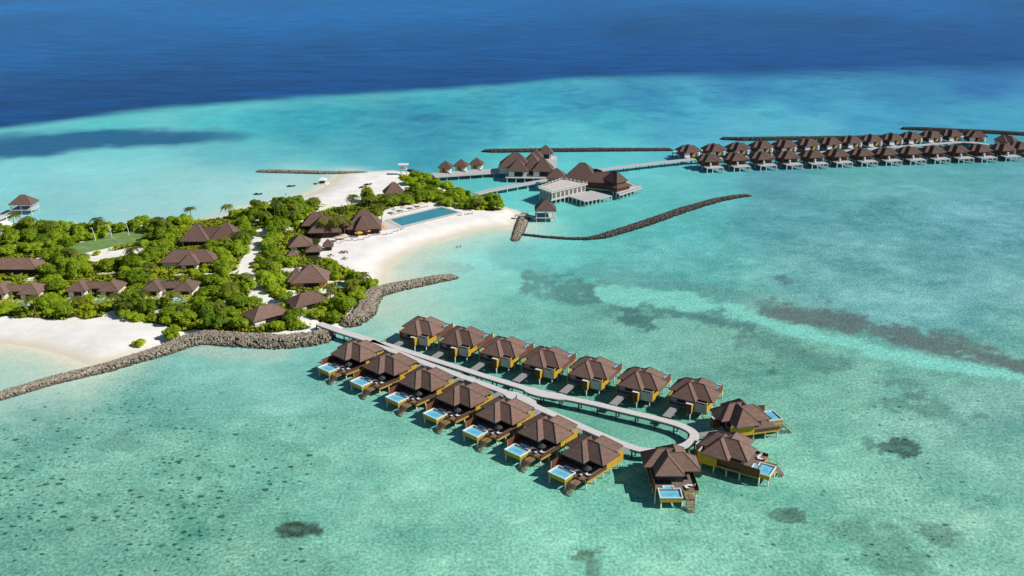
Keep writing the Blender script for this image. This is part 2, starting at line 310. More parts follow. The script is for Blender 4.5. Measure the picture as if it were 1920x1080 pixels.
def water_colour(x, y):
    px, py = proj(x, y, 0.0)
    front = y > 30
    px = np.where(front, px, 960); py = np.where(front, py, 1400)
    py = np.clip(py, -114.5, 1400); px = np.clip(px, -1500, 3500)
    sc = (py+115)/635.0
    wx = px+ (fbm(x/38, y/38, 3)-.5)*70*sc+(fbm(x/9, y/9, 5)-.5)*24*sc
    wy = py+ (fbm(x/38, y/38, 11)-.5)*34*sc**1.6+(fbm(x/9, y/9, 13)-.5)*10*sc**1.6
    num = np.zeros(x.shape+(5,)); den = np.zeros(x.shape)
    for c in CTRL:
        sg = 62.0*(c[1]+115)/635+18
        d2 = ((wx-c[0])/sg)**2+((wy-c[1])/(sg*.62))**2
        w = 1.0/(d2*d2+.35)
        num += w[..., None]*np.array([*lin(grade(c[2:5], 1.0 if c[1] > 560 else (.75 if c[0] > 1350 and c[1] > 290 else .45))), c[5], c[6]]); den += w
    out = num/den[..., None]; col = out[..., :3]; speck = out[..., 3]; mot = out[..., 4]
    def mixc(c, w):
        nonlocal col
        col = col*(1-w[..., None])+lin(grade(c))*w[..., None]
    n1 = fbm(x/14, y/14, 31); n2 = fbm(x/4.5, y/4.5, 37); n3 = fbm(x/1.9, y/1.9, 39, 2)
    # broad mottling of seagrass and sand on the reef flat
    far = smooth(330, 160, py)
    nb = fbm(x/60, y/150, 41)
    col = col*(1+(n1-.5)[..., None]*np.array([.75,.45,.42])*mot[..., None]*1.0)*(1+(n2-.5)[..., None]*np.array([.5,.34,.34])*mot[..., None])*(1+((nb-.5)*.5*far)[..., None]*np.array([1.2,.6,.35]))
    n5 = fbm(x/34, y/34, 45); n6 = fbm(x/7.5, y/7.5, 47)
    near = 1-far
    weed = smooth(.47, .66, n5*.55+n6*.3+n2*.15)*np.clip(mot*1.1-.1, 0, 1)*near
    col = col*(1-weed[..., None]*np.array([.40,.25,.27])*smooth(.40,.62,n2*.6+n3*.4)[..., None])
    pale = smooth(.52, .36, n5*.6+n6*.4)*near*np.clip(mot,0,1)
    col = col*(1+pale[..., None]*np.array([.16,.09,.08]))
    st_ = fbm(x/26, y/34, 49); st2 = fbm(x/9, y/13, 53)
    strk = smooth(.50, .68, st_*.6+st2*.4)*far*np.clip(mot*1.3, 0, 1)
    col = col*(1-strk[..., None]*np.array([.42,.26,.16]))
    lagr = (smooth(1280,1480,px)*smooth(285,370,py)*smooth(660,560,py))[..., None]
    col = col*(1+lagr*np.array([.28,.09,.08]))
    lagl = (smooth(760,560,px)*smooth(284,320,py)*smooth(450,425,py))[..., None]
    col = col*(1+lagl*np.array([.30,.06,.045]))
    # dark seagrass bed on the left
    pol = [(-300,262),(0,252),(60,247),(250,243),(400,243),(475,252),(455,266),(400,272),(330,274),(200,281),(80,296),(0,299),(-300,330)]
    d = segdist(pol, px, wy, True); sd_ = np.where(inside(pol, px, wy), d, -d)
    mixc((0,98,160), smooth(-7, 9, sd_+(n1-.5)*10)*.92*smooth(520, 330, px)+smooth(-7, 9, sd_)*.45*smooth(330,520,px))
    # brown weed band, sandy channel and broken coral on the right
    def band(pts, hw, c, st, ns=.6, x0=None):
        dd = segdist(pts, wx, wy)/hw; w = smooth(1.2, .5, dd+(n1-.5)*2.2*ns+(n2-.5)*ns*1.8+(n3-.5)*ns*1.2)*st
        mixc(c, w)
    band([(985,520),(1060,535),(1150,552),(1240,575),(1330,598),(1400,612)], 20, (62,124,126), .72, .9)
    band([(1430,575),(1530,592),(1620,606),(1720,630),(1830,655),(1940,684),(2200,740)], 25, (92,110,112), .82, .75)
    band([(1080,500),(1250,530),(1430,572)], 16, (80,150,155), .4)
    band([(1120,545),(1260,566),(1400,592),(1500,622),(1650,660),(1800,692),(1960,722)], 16, (106,224,210), .86, .5)
    band([(1370,628),(1470,652),(1560,685),(1660,722),(1760,750)], 15, (76,135,128), .55, 1.4)
    band([(950,470),(1000,500),(1010,530)], 30, (100,180,175), .35)
    for (cx, cy, rx, ry, rot, c, st, rag) in [(555,991,30,16,2,(52,72,58),.95,.7),(597,998,13,8,0,(58,82,66),.9,.7),(1690,841,38,17,8,(52,92,86),.9,1.0),(1625,830,18,9,5,(72,130,118),.6,1.2),
         (1475,967,28,12,5,(66,100,86),.85,1.),(1100,1041,40,15,-6,(72,108,86),.8,1.2),(1030,1042,14,6,0,(70,120,100),.7,1.),(1188,601,32,11,14,(58,120,120),.85,1.2),(1145,586,24,9,10,(68,138,134),.6,1.3),
         (1470,526,20,8,10,(70,128,135),.8,.9),(1447,697,13,5,0,(60,120,112),.8,.8),(1740,765,60,16,12,(78,135,122),.6,1.5),(1344,592,28,11,6,(66,128,128),.7,1.),(1403,990,14,7,0,(66,120,104),.6,1.),(1765,990,38,22,20,(82,132,114),.6,1.6),
         (845,500,48,11,-5,(138,190,180),.6,.9),(70,690,34,11,4,(128,186,166),.75,.8),(1260,1050,40,25,0,(86,160,138),.5,1.5),(700,950,40,25,0,(94,180,156),.4,1.4),(1620,1030,70,40,10,(84,150,128),.5,1.6),(560,860,60,30,0,(84,168,146),.4,1.5),(230,830,60,26,0,(84,160,140),.4,1.5)]:
        dd = blob(px, py, cx, cy, rx, ry, rot)+(n1-.5)*1.6*rag+(n2-.5)*2.2*rag+(n3-.5)*1.5*rag
        mixc(c, smooth(1.10, .66, dd)*st*np.clip(.30+1.35*(n3*.6+n2*.4),0,1))
        speck = speck+np.clip(1-dd*.6, 0, 1)*.25
    # pale water where the sand runs out from the beaches
    for seg, rad, deep in zip(BEACH, (30, 34, 26), ((186,220,204),(176,222,208),(176,222,215))):
        ds = segdist(seg, x, y)+(n1-.5)*7
        mixc(deep, smooth(rad, 4, ds)*.8); mixc((214,222,202), smooth(rad*.5, 1, ds)*.8); mixc((232,226,204), smooth(5, 0, ds))
    ds = segdist(BACKSHORE, x, y); mixc((176,214,206), smooth(14, 1, ds)*.7)
    ds = segdist(W2([(380,652),(420,664),(520,662)]), x, y); mixc((176,205,190), smooth(9, 1, ds+(n1-.5)*8)*.6)
    ds = segdist(W2([(712,560),(706,585),(725,570)]), x, y); mixc((184,212,194), smooth(10, 1, ds+(n1-.5)*8)*.6)
    # deep water beyond the reef edge
    ey = np.interp(px, [e[0] for e in EDGE], [e[1] for e in EDGE])
    over = ey-py-(fbm(x/60, y/60, 51)-.5)*9*sc/.42
    xs = np.clip(px/1920, 0, 1)
    lip = smooth(-34, -4, over)*smooth(1500, 300, px)
    mixc((88,212,212), lip*.45)
    soft = np.where(px < 1000, 9, 7+(np.clip(px,1000,1920)-1000)/920*26)
    wd = smooth(-soft, soft*.7, over)
    t = smooth(0, 200, over)
    deepc = lin((8,77,138))[None]*(1-t[..., None])+lin((14,104,168))[None]*t[..., None]
    nl = fbm(x/220+7, y/420, 61)
    deepc = deepc*(1+((nl-.5)*.55)[..., None])
    deepc = deepc*(1-.16*(1-xs)*smooth(.0,.9,1-t))[..., None]
    col = col*(1-wd[..., None])+deepc*wd[..., None]
    fade = 1-wd
    tb = smooth(250, 620, py)[..., None]
    col = col*((1-wd[..., None])*((1-tb)*np.array([1.0,1.0,.98])+tb*np.array([1.13,1.02,.95]))+wd[..., None])
    return col/K, speck*fade, mot*fade, wd
ang = np.concatenate([np.linspace(-180,-56,26)[:-1], np.linspace(-56,-34,70)[:-1], np.linspace(-34,34,640)[:-1], np.linspace(34,56,70)[:-1], np.linspace(56,180,26)[:-1]])
rad = np.concatenate([np.geomspace(8,180,14)[:-1], np.geomspace(180,1500,400)[:-1], np.geomspace(1500,70000,60)])
A, RR = np.meshgrid(np.radians(ang), rad)
wx_ = RR*np.sin(A); wy_ = RR*np.cos(A)
na, nr = len(ang), len(rad)
V = np.stack([wx_.ravel(), wy_.ravel(), np.zeros(wx_.size)], 1)
V = np.vstack([V, [[0,0,0]]])
i = np.arange(nr-1)[:, None]*na; j = np.arange(na)[None, :]; j2 = (j+1) % na
F = np.stack([i+j, i+na+j, i+na+j2, i+j2], -1).reshape(-1, 4)
wc, ws, wm, wd = water_colour(wx_, wy_)
px_, py_ = proj(np.where(wy_>30,wx_,0), np.where(wy_>30,wy_,3000), 0.0)
wh = np.clip(ws,0,1)*(.12+.88*smooth(760, 420, px_)*smooth(640,740,py_)+.35*smooth(900,1250,px_)*smooth(700,780,py_))*(.25+.75*smooth(.36,.58,fbm(wx_/11,wy_/11,95)))
def water_mat():
    m = bpy.data.materials.new('sea_water'); m.use_nodes = True; n = m.node_tree.nodes; l = m.node_tree.links
    b = n['Principled BSDF']
    ac = n.new('ShaderNodeAttribute'); ac.attribute_name = 'bed_colour'
    am = n.new('ShaderNodeAttribute'); am.attribute_name = 'bed_mask'
    sep = n.new('ShaderNodeSeparateColor'); l.new(am.outputs['Color'], sep.inputs[0])
    g = n.new('ShaderNodeNewGeometry')
    def noise(scale, detail, stretch=(1,1,1), rough=.55, dist=0):
        mp = n.new('ShaderNodeMapping'); mp.inputs['Scale'].default_value = stretch; l.new(g.outputs['Position'], mp.inputs[0])
        t = n.new('ShaderNodeTexNoise'); t.inputs['Scale'].default_value = scale; t.inputs['Detail'].default_value = detail
        t.inputs['Roughness'].default_value = rough; t.inputs['Distortion'].default_value = dist
        l.new(mp.outputs[0], t.inputs['Vector']); return t.outputs[0]
    def mth(op, a, b_, clamp=False):
        t = n.new('ShaderNodeMath'); t.operation = op; t.use_clamp = clamp
        for k, v in enumerate((a, b_)):
            if isinstance(v, (int, float)): t.inputs[k].default_value = v
            else: l.new(v, t.inputs[k])
        return t.outputs[0]
    def mrange(v, a, b_, c, d):
        t = n.new('ShaderNodeMapRange'); t.interpolation_type = 'SMOOTHSTEP'
        for k, u in enumerate((v, a, b_, c, d)):
            if isinstance(u, (int, float)): t.inputs[k].default_value = u
            else: l.new(u, t.inputs[k])
        return t.outputs[0]
    def mix(f, a, b_):
        t = n.new('ShaderNodeMix'); t.data_type = 'RGBA'; l.new(f, t.inputs[0])
        for k, v in ((6, a), (7, b_)):
            if isinstance(v, tuple): t.inputs[k].default_value = (*v, 1)
            else: l.new(v, t.inputs[k])
        return t.outputs[2]
    def mul(c, f):
        t = n.new('ShaderNodeVectorMath'); t.operation = 'SCALE'; l.new(c, t.inputs[0]); l.new(f, t.inputs['Scale']); return t.outputs[0]
    # wave-refracted light painted as fine brightness ripples, and light/dark mottling of the bed
    r1 = noise(.16, 8, (1,1.25,1), .74, .5)
    f1 = mth('ADD', 1.0, mth('MULTIPLY', mth('SUBTRACT', r1, .5), mth('MULTIPLY', sep.outputs[1], .9)))
    r1b = noise(1.3, 3, (1,.8,1), .6)
    f1b = mth('ADD', 1.0, mth('MULTIPLY', mth('SUBTRACT', r1b, .5), mth('MULTIPLY', sep.outputs[1], 2.2)))
    c = mul(mul(ac.outputs['Color'], f1), f1b)
    # weed patches
    r2 = noise(.13, 6, (1,1.1,1), .68, .6)
    lo = mth('SUBTRACT', .74, mth('MULTIPLY', sep.outputs[0], .17))
    pa = mth('MULTIPLY', mrange(r2, lo, mth('ADD', lo, .12), 0.0, 1.0), .55)
    tint = n.new('ShaderNodeVectorMath'); tint.operation = 'MULTIPLY'; l.new(c, tint.inputs[0]); tint.inputs[1].default_value = (.34,.50,.46)
    c = mix(pa, c, tint.outputs[0])
    # small dark coral heads: one round head per cell, kept or dropped by the local density
    def heads(scale, keep_k, rmax, seed):
        mp = n.new('ShaderNodeMapping'); mp.inputs['Scale'].default_value = (.8,1.05,0); mp.inputs['Location'].default_value = (seed,seed*1.7,0); l.new(g.outputs['Position'], mp.inputs[0])
        nzv = n.new('ShaderNodeTexNoise'); nzv.inputs['Scale'].default_value = 1.1; nzv.inputs['Detail'].default_value = 2; l.new(mp.outputs[0], nzv.inputs['Vector'])
        wv = n.new('ShaderNodeVectorMath'); wv.operation = 'MULTIPLY_ADD'; l.new(nzv.outputs['Color'], wv.inputs[0]); wv.inputs[1].default_value = (.9,.9,0); l.new(mp.outputs[0], wv.inputs[2])
        v = n.new('ShaderNodeTexVoronoi'); v.voronoi_dimensions = '2D'; v.inputs['Scale'].default_value = scale; l.new(wv.outputs[0], v.inputs['Vector'])
        sc_ = n.new('ShaderNodeSeparateColor'); l.new(v.outputs['Color'], sc_.inputs[0])
        kp = mrange(mth('SUBTRACT', mth('MULTIPLY', am.outputs['Alpha'], keep_k), sc_.outputs[0]), 0.0, .12, 0.0, 1.0)
        rr = mth('MULTIPLY', mth('ADD', .25, sc_.outputs[1]), rmax)
        return mth('MULTIPLY', mrange(mth('SUBTRACT', rr, v.outputs['Distance']), -.05, .07, 0.0, 1.0), kp)
    h1 = heads(.50, .66, .21, 0.0); h2 = heads(.33, .42, .21, 31.0)
    sp = mth('MULTIPLY', mth('MAXIMUM', h1, h2), .84)
    t2 = n.new('ShaderNodeVectorMath'); t2.operation = 'MULTIPLY'; l.new(c, t2.inputs[0]); t2.inputs[1].default_value = (.07,.20,.16)
    c = mix(sp, c, t2.outputs[0])
    # wind streaks over deep water
    r4 = noise(.020, 7, (.75,2.2,1), .68, .5)
    f4 = mth('ADD', 1.0, mth('MULTIPLY', mth('SUBTRACT', r4, .5), mth('ADD', .18, mth('MULTIPLY', sep.outputs[2], 1.5))))
    c = mul(c, f4)
    l.new(c, b.inputs['Base Color'])
    b.inputs['Roughness'].default_value = .28; b.inputs['IOR'].default_value = 1.33
    b.inputs['Specular IOR Level'].default_value = .014
    w1 = noise(.55, 4, (.8,1.5,1), .6, .2); w2 = noise(.07, 5, (.7,1.6,1), .6)
    hsum = mth('ADD', mth('MULTIPLY', w1, .35), mth('MULTIPLY', w2, 1.6))
    bp = n.new('ShaderNodeBump'); bp.inputs['Strength'].default_value = .5; bp.inputs['Distance'].default_value = 1.0
    l.new(hsum, bp.inputs['Height']); l.new(bp.outputs[0], b.inputs['Normal'])
    return m
me = raw_mesh('water', V, F, water_mat(), smooth=True)
def colour_attr(me, name, arr):
    a = me.attributes.new(name, 'FLOAT_COLOR', 'POINT')
    if len(arr) < len(me.vertices): arr = np.vstack([arr, np.repeat(arr[:1], len(me.vertices)-len(arr), 0)])
    a.data.foreach_set('color', np.ascontiguousarray(arr, np.float32).ravel())
colour_attr(me, 'bed_colour', np.concatenate([wc.reshape(-1,3), np.ones((wc.size//3,1))], 1))
colour_attr(me, 'bed_mask', np.stack([ws.ravel(), wm.ravel(), wd.ravel(), wh.ravel()], 1))
tag(link('water', me), kind='structure')

# ------------------------------------------------------------------ island ground
xs_ = [p[0] for p in SHORE]; ys_ = [p[1] for p in SHORE]
gx, gy = np.meshgrid(np.arange(min(xs_)-6, max(xs_)+6, 1.6), np.arange(min(ys_)-6, max(ys_)+6, 1.6))
sdf = land_sdf(gx, gy)
gz = land_h(gx, gy)+(fbm(gx/6, gy/6, 71)-.5)*.22*smooth(3, 14, sdf)
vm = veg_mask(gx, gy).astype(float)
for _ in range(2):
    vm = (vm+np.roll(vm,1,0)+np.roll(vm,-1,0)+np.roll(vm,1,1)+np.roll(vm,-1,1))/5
ny, nx = gx.shape
keep = (sdf > -6)
fi = (np.arange(ny-1)[:, None]*nx+np.arange(nx-1)[None, :])
okf = keep[:-1,:-1] & keep[1:,:-1] & keep[:-1,1:] & keep[1:,1:]
F = np.stack([fi, fi+1, fi+nx+1, fi+nx], -1)[okf]
V = np.stack([gx.ravel(), gy.ravel(), gz.ravel()], 1)
used = np.unique(F); remap = np.full(len(V), -1); remap[used] = np.arange(len(used))
def sand_mat():
    m = bpy.data.materials.new('beach_sand'); m.use_nodes = True; n = m.node_tree.nodes; l = m.node_tree.links
    b = n['Principled BSDF']; b.inputs['Roughness'].default_value = .95; b.inputs['Specular IOR Level'].default_value = .1
    at = n.new('ShaderNodeAttribute'); at.attribute_name = 'ground'
    sep = n.new('ShaderNodeSeparateColor'); l.new(at.outputs['Color'], sep.inputs[0])
    g = n.new('ShaderNodeNewGeometry')
    nz = n.new('ShaderNodeTexNoise'); nz.inputs['Scale'].default_value = .5; nz.inputs['Detail'].default_value = 6; l.new(g.outputs['Position'], nz.inputs['Vector'])
    def mix(f, a, b_):
        t = n.new('ShaderNodeMix'); t.data_type = 'RGBA'; l.new(f, t.inputs[0])
        for k, v in ((6, a), (7, b_)):
            if isinstance(v, tuple): t.inputs[k].default_value = (*v, 1)
            else: l.new(v, t.inputs[k])
        return t.outputs[2]
    nz2 = n.new('ShaderNodeTexNoise'); nz2.inputs['Scale'].default_value = .16; nz2.inputs['Detail'].default_value = 7; nz2.inputs['Roughness'].default_value = .7; l.new(g.outputs['Position'], nz2.inputs['Vector'])
    mr2 = n.new('ShaderNodeMapRange'); mr2.inputs[1].default_value = .38; mr2.inputs[2].default_value = .62; l.new(nz2.outputs[0], mr2.inputs[0])
    dry = mix(mr2.outputs[0], (.80,.765,.715), (.91,.89,.855))
    c = mix(sep.outputs[1], dry, (.70,.635,.50))
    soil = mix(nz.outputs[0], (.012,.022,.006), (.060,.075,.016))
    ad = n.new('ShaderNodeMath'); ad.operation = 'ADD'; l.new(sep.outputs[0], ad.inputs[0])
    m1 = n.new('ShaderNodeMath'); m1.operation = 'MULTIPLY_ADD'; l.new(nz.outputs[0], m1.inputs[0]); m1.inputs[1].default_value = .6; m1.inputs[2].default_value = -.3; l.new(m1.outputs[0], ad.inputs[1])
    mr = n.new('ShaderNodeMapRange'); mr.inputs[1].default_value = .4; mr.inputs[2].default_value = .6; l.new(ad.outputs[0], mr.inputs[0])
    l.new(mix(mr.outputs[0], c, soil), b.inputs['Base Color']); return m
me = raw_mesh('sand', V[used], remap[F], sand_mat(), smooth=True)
bd = np.minimum.reduce([segdist(s, gx, gy) for s in BEACH])
wet = smooth(9, .5, np.where(bd < 40, sdf, 40)+(fbm(gx/8, gy/8, 77)-.5)*3)
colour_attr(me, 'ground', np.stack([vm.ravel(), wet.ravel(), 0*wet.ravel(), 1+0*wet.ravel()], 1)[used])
tag(link('sand', me), kind='structure')
def gh(x, y): return float(land_h(np.array([x]), np.array([y]))[0])
def G(px, py):
    p = P(px, py, ZL); z = gh(p.x, p.y); p = P(px, py, max(z, 0.0)); p.z = max(gh(p.x, p.y), 0.0); return p
# lawn with white markings
lw = mat('lawn_turf', (.17,.28,.085), .9, .2, .3)
b = MB(); b.prism(W2(LAWN_PX, ZL), 1.0, 1.86); chalk = mat('field_line', (.30,.40,.24), .9, .2, 2.0)
def stripe(a, c, w, z):
    p, q = P(*a, z), P(*c, z); d = (q-p).normalized(); nrm = Vector((-d.y, d.x, 0))*w/2
    b.prism([tuple((p+nrm)[:2]), tuple((q+nrm)[:2]), tuple((q-nrm)[:2]), tuple((p-nrm)[:2])], 1.5, z, 1)
for a, c in [((238,442),(262,453)),((215,449),(236,459)),((150,462),(166,467)),((180,454),(242,439))]: stripe(a, c, .35, 1.875)
tag(b.build('lawn', [lw, chalk]), kind='structure')

# ------------------------------------------------------------------ over-water villas of the near jetty
ZD, ZE, HR = 3.0, 5.85, 3.2            # deck, eave, roof rise
PC, PW, PT, PL = 1.05, 3.7, 7.0, 3.0          # pinwheel: ridge offset, half width, reach
def pinwheel(mat_, cap_, parent):
    r = MB(); c = MB()
    for k in range(4):
        M4 = Matrix.Rotation(k*math.pi/2, 4, 'Z'); w = MB()
        x0, x1, y0, y1 = -PC, PT, -PC-PW, -PC+PW; ze = ZE-.012*k; zh = ZE+HR; xl = PL; dr = ZE-.26-.012*k
        w.add([(x0,y0,ze),(x1,y0,ze),(x1,y1,ze),(x0,y1,ze),(x0,-PC,zh),(xl,-PC,zh),(x0,y0,dr),(x1,y0,dr),(x1,y1,dr),(x0,y1,dr)],
              [(0,1,5,4),(1,2,5),(2,3,4,5),(3,0,4),(6,7,1,0),(7,8,2,1),(8,9,3,2),(9,6,0,3),(9,8,7,6)])
        w.xform(M4); r.add(w.v, w.f)
        q = MB(); q.tube([(xl,-PC,zh),(x1,y0,ze)], .13, 5).tube([(xl,-PC,zh),(x1,y1,ze)], .13, 5).tube([(-.2,-PC,zh),(xl,-PC,zh)], .13, 5)
        q.xform(M4); c.add(q.v, q.f)
    ro = r.build('roof', mat_, parent)
    if cap_: c.build('ridge_cap', cap_, ro)
    return ro
post_me = MB().tube([(0,0,-1.2),(0,0,2.62)], .19, 8).mesh('post', M['post'], True)
def make_villa():
    t = thing('water_villa', 'x', 'villa')
    pinwheel(M['roof'], M['roof_cap'], t)
    f = MB(); f.box(-5.74,5.6,-5.6,5.6,2.64,3.0); f.box(5.6,9.2,-5.0,5.6,2.64,3.0); 
    f.build('deck', M['deck'], t)
    br = MB().box(-1,0,2.0,4.3,2.66,2.98)  .build('footbridge', M['bridge'], t); br.location = (-5.6,0,0); br.scale = (6.4,1,1)
    # ochre side walls, bath-house panel, fin wall, dark glazed front
    MB().box(-5.85,1.4,5.62,5.8,2.5,5.62).build('wall', M['yellow'], t); MB().box(-5.85,-.6,-5.8,-5.62,2.4,5.62).build('wall', M['yellow'], t)
    w = MB(); w.box(-5.95,-5.75,-5.6,-2.1,2.3,5.58); wo2 = w.build('wall', M['panel'], t); wo2['label'] = 'pale grey bath wall facing the jetty'; wo3 = MB().box(-4.5,-4.3,0.4,5.6,3.0,5.3).build('wall', M['panel'], t)
    MB().box(-4.56,-4.5,1.0,3.6,3.4,5.3).build('window', M['glass'], wo3)
    MB().box(-5.99,-5.95,-5.0,-2.6,5.1,5.4).build('window', M['glass'], wo2)
    w = MB(); w.box(-7.9,-5.97,-1.95,-.25,2.3,5.2,1); w.box(-7.9,-5.97,-2.0,-1.95,2.3,5.2,0); w.box(-7.95,-5.9,-2.05,-.2,5.2,5.28,2)
    w.build('entry_screen', [M['yellow'], M['brown'], M['white']], t)
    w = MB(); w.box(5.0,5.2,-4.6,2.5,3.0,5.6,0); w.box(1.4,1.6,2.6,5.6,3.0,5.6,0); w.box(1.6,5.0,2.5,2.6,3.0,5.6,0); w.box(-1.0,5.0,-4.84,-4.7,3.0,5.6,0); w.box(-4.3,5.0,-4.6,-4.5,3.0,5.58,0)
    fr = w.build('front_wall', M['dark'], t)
    for y0 in (-4.3,-2.0,.3): MB().box(5.2,5.23,y0,y0+1.9,3.1,5.1).build('window', M['glass'], fr)
    # privacy screen beside the pool
    w = MB(); w.add([(-1.0,-5.16,2.35),(10.4,-5.16,2.35),(10.4,-5.16,4.85),(-1.0,-5.16,5.3),(-1.0,-5.04,2.35),(10.4,-5.04,2.35),(10.4,-5.04,4.85),(-1.0,-5.04,5.3)],
                    [(0,1,2,3),(7,6,5,4),(1,5,6,2),(3,2,6,7),(0,3,7,4),(0,4,5,1)])
    sc = w.build('privacy_screen', M['brown'], t)
    w = MB(); w.box(10.4,10.56,-5.2,-5.0,2.35,4.9); w.build('edge_post', M['tan'], sc)
    MB().box(-1.0,10.4,-5.24,-5.0,2.2,2.45).build('edge_beam', M['yellow'], t)
    # deck parapet with ochre beam
    w = MB(); w.box(1.42,9.2,5.62,5.74,2.95,3.75); w.build('parapet', M['brown_dark'], t)
    w = MB(); w.box(-5.5,9.4,5.62,5.86,2.35,2.66); w.box(9.2,9.32,1.9,5.6,2.5,2.95); w.build('edge_beam', M['yellow'], t)
    # plunge pool
    p = MB(); p.box(8.5,12.7,-4.2,1.25,1.95,2.75); p.box(8.5,8.66,-4.2,-2.7,2.75,3.06); p.box(8.5,8.66,-.5,1.25,2.75,3.06); p.box(12.54,12.7,-4.2,1.25,2.75,3.06); p.box(8.66,12.54,-4.2,-4.04,2.75,3.06); p.box(8.66,12.54,1.09,1.25,2.75,3.06)
    po = p.build('plunge_pool', M['yellow'], t)
    p = MB(); x0,x1,y0,y1 = 8.42,12.78,-4.28,1.33
    p.box(x0,x1,y0,y0+.24,3.06,3.34); p.box(x0,x1,y1-.24,y1,3.06,3.34); p.box(x1-.24,x1,y0+.24,y1-.24,3.06,3.34); p.box(x0,x0+.24,y0+.24,-2.7,3.06,3.34); p.box(x0,x0+.24,-.5,y1-.24,3.06,3.34)
    p.box(7.3,7.6,-3.0,-.2,3.06,3.34); p.box(7.6,8.2,-3.0,-2.7,3.06,3.34); p.box(7.6,8.2,-.5,-.2,3.06,3.34)
    p.build('pool_rim', M['rim'], po)
    p = MB(); p.box(x0+.24,x1-.24,y0+.24,y1-.24,2.76,2.96); p.box(7.6,8.66,-2.7,-.5,2.9,3.12); p.build('pool_water', M['poolw'], po)
    # landing and steps down to the lagoon
    s = MB(); s.box(9.32,12.0,2.1,4.2,2.1,2.3)
    for k in range(7): s.box(12.0+.32*k,12.34+.32*k,2.3,4.0,1.95-.30*k,2.03-.30*k)
    for y in (2.2,4.1): s.tube([(12.0,y,2.2),(14.3,y,-.2)], .07, 5); s.tube([(9.4,y,3.2),(12.0,y,3.2),(14.2,y,.9)], .05, 5); s.tube([(12.0,y,-1),(12.0,y,3.2)], .07, 5)
    s.build('steps', M['step'], t)
    for x, y in [(-5.2,-4.7),(-5.2,4.7),(-1.6,4.9),(1.8,4.9),(5.3,5.0),(9.0,5.1),(-1.6,-4.9),(1.8,-4.9),(5.3,-4.9),(10.4,-5.1),(-5.2,0),(1.8,0),(9.0,.4),(-7.3,-1.5)]:
        o = link('post', post_me, t); o.location = (x, y, 0)
    for x, y in [(12.4,-3.9),(12.4,1.2)]:
        o = link('post', post_me, t); o.location = (x, y, -.62)
    return t
villa0 = make_villa()
def make_lounger():
    t = thing('sun_lounger', 'x', 'lounger')
    b = MB(); b.box(-1.0,1.0,-.36,.36,.24,.30)
    for x in (-.85,.8):
        for y in (-.3,.3): b.box(x-.04,x+.04,y-.04,y+.04,0,.24)
    b.build('frame', M['brown'], t)
    b = MB(); b.box(-1.0,.35,-.34,.34,.30,.42); b.add([(.35,-.34,.30),(1.0,-.34,.75),(1.0,.34,.75),(.35,.34,.30),(.35,-.34,.42),(.95,-.34,.87),(.95,.34,.87),(.35,.34,.42)],
        [(3,2,1,0),(4,5,6,7),(0,1,5,4),(1,2,6,5),(2,3,7,6),(3,0,4,7)])
    b.build('mattress', M['cushion'], t); return t
lounger0 = make_lounger()
def make_parasol(m, rad_=1.5, h=2.5, drop=.55):
    t = thing('parasol', 'x', 'parasol')
    MB().tube([(0,0,0),(0,0,h)], .045, 6).build('pole', M['white'], t)
    b = MB(); n = 8
    vs = [(0,0,h+.08)]+[(rad_*math.cos(2*math.pi*k/n), rad_*math.sin(2*math.pi*k/n), h-drop) for k in range(n)]+[(rad_*math.cos(2*math.pi*k/n), rad_*math.sin(2*math.pi*k/n), h-drop-.14) for k in range(n)]
    b.add(vs, [(0,1+k,1+(k+1)%n) for k in range(n)]+[(1+k,1+n+k,1+n+(k+1)%n,1+(k+1)%n) for k in range(n)])
    b.build('canopy', m, t); return t
par_dark = make_parasol(M['charcoal'], 1.15, 2.3, .7)
par_beige = make_parasol(M['canvas'], 1.9, 2.6, .6)
par_orange = make_parasol(M['orange'], 2.0, 2.6, .6)
first = {}
def put(proto, loc, rz, label, group=None):
    if proto.name not in first: first[proto.name] = 1; o = proto
    else: o = copy_tree(proto)
    o.location = loc; o.rotation_euler = (0,0,rz); o['label'] = label
    if group: o['group'] = group
    elif 'group' in o: del o['group']
    return o
# rows: roof-top pixel of every villa; the rows are even in the real place
FR = [(669,641),(731,665),(799,692.5),(871,721),(947,751),(1027,783.5),(1111,822)]
BR = [(793,597.5),(868,616),(945,635),(1025,654),(1112,673.5),(1205,693.5),(1304,714)]
EN = [(1390,757),(1366,817),(1258,844)]
ZTOP = ZE+HR
frow = yaw_of((669,637),(1111,817), ZTOP); brow = yaw_of((787,595),(1295,710), ZTOP)
yF = frow-R(90); yB = brow+R(90)
yE1 = yaw_of((1408,820),(1462,812.5), 2.6); yE2 = yaw_of((1332,870),(1425,896.7), 2.6); yE3 = R(-90)
def loungers(v, where, group=None):
    Mw = Matrix.Translation(v.location) @ Matrix.Rotation(v.rotation_euler[2], 4, 'Z')
    for k, (x, y, r) in enumerate([(7.3,4.2,1.35),(8.2,2.9,.15)]):
        p = Mw @ Vector((x, y, 3.0)); put(lounger0, p, v.rotation_euler[2]+r, ('white lounger by the house wall, ' if k == 0 else 'white lounger by the steps, ')+where, 'loungers on the villa decks')
    return Mw
for k, q in enumerate(FR):
    p = P(*q, ZTOP); p.z = 0; w = ORD[k]+' villa from shore, near front row'
    v = put(villa0, p, yF, 'stilted villa with plunge pool, '+ORD[k]+' from the shore in the near front row', 'villas in the front row of the near jetty')
    Mw = loungers(v, w)
    put(par_dark, Mw @ Vector((6.6,3.6,3.0)), 0, 'small charcoal parasol, '+w, 'charcoal parasols on villa decks')
def bridge(v, L):
    for c in v.children:
        if c.name.startswith('footbridge'): c.scale = (L,1,1)
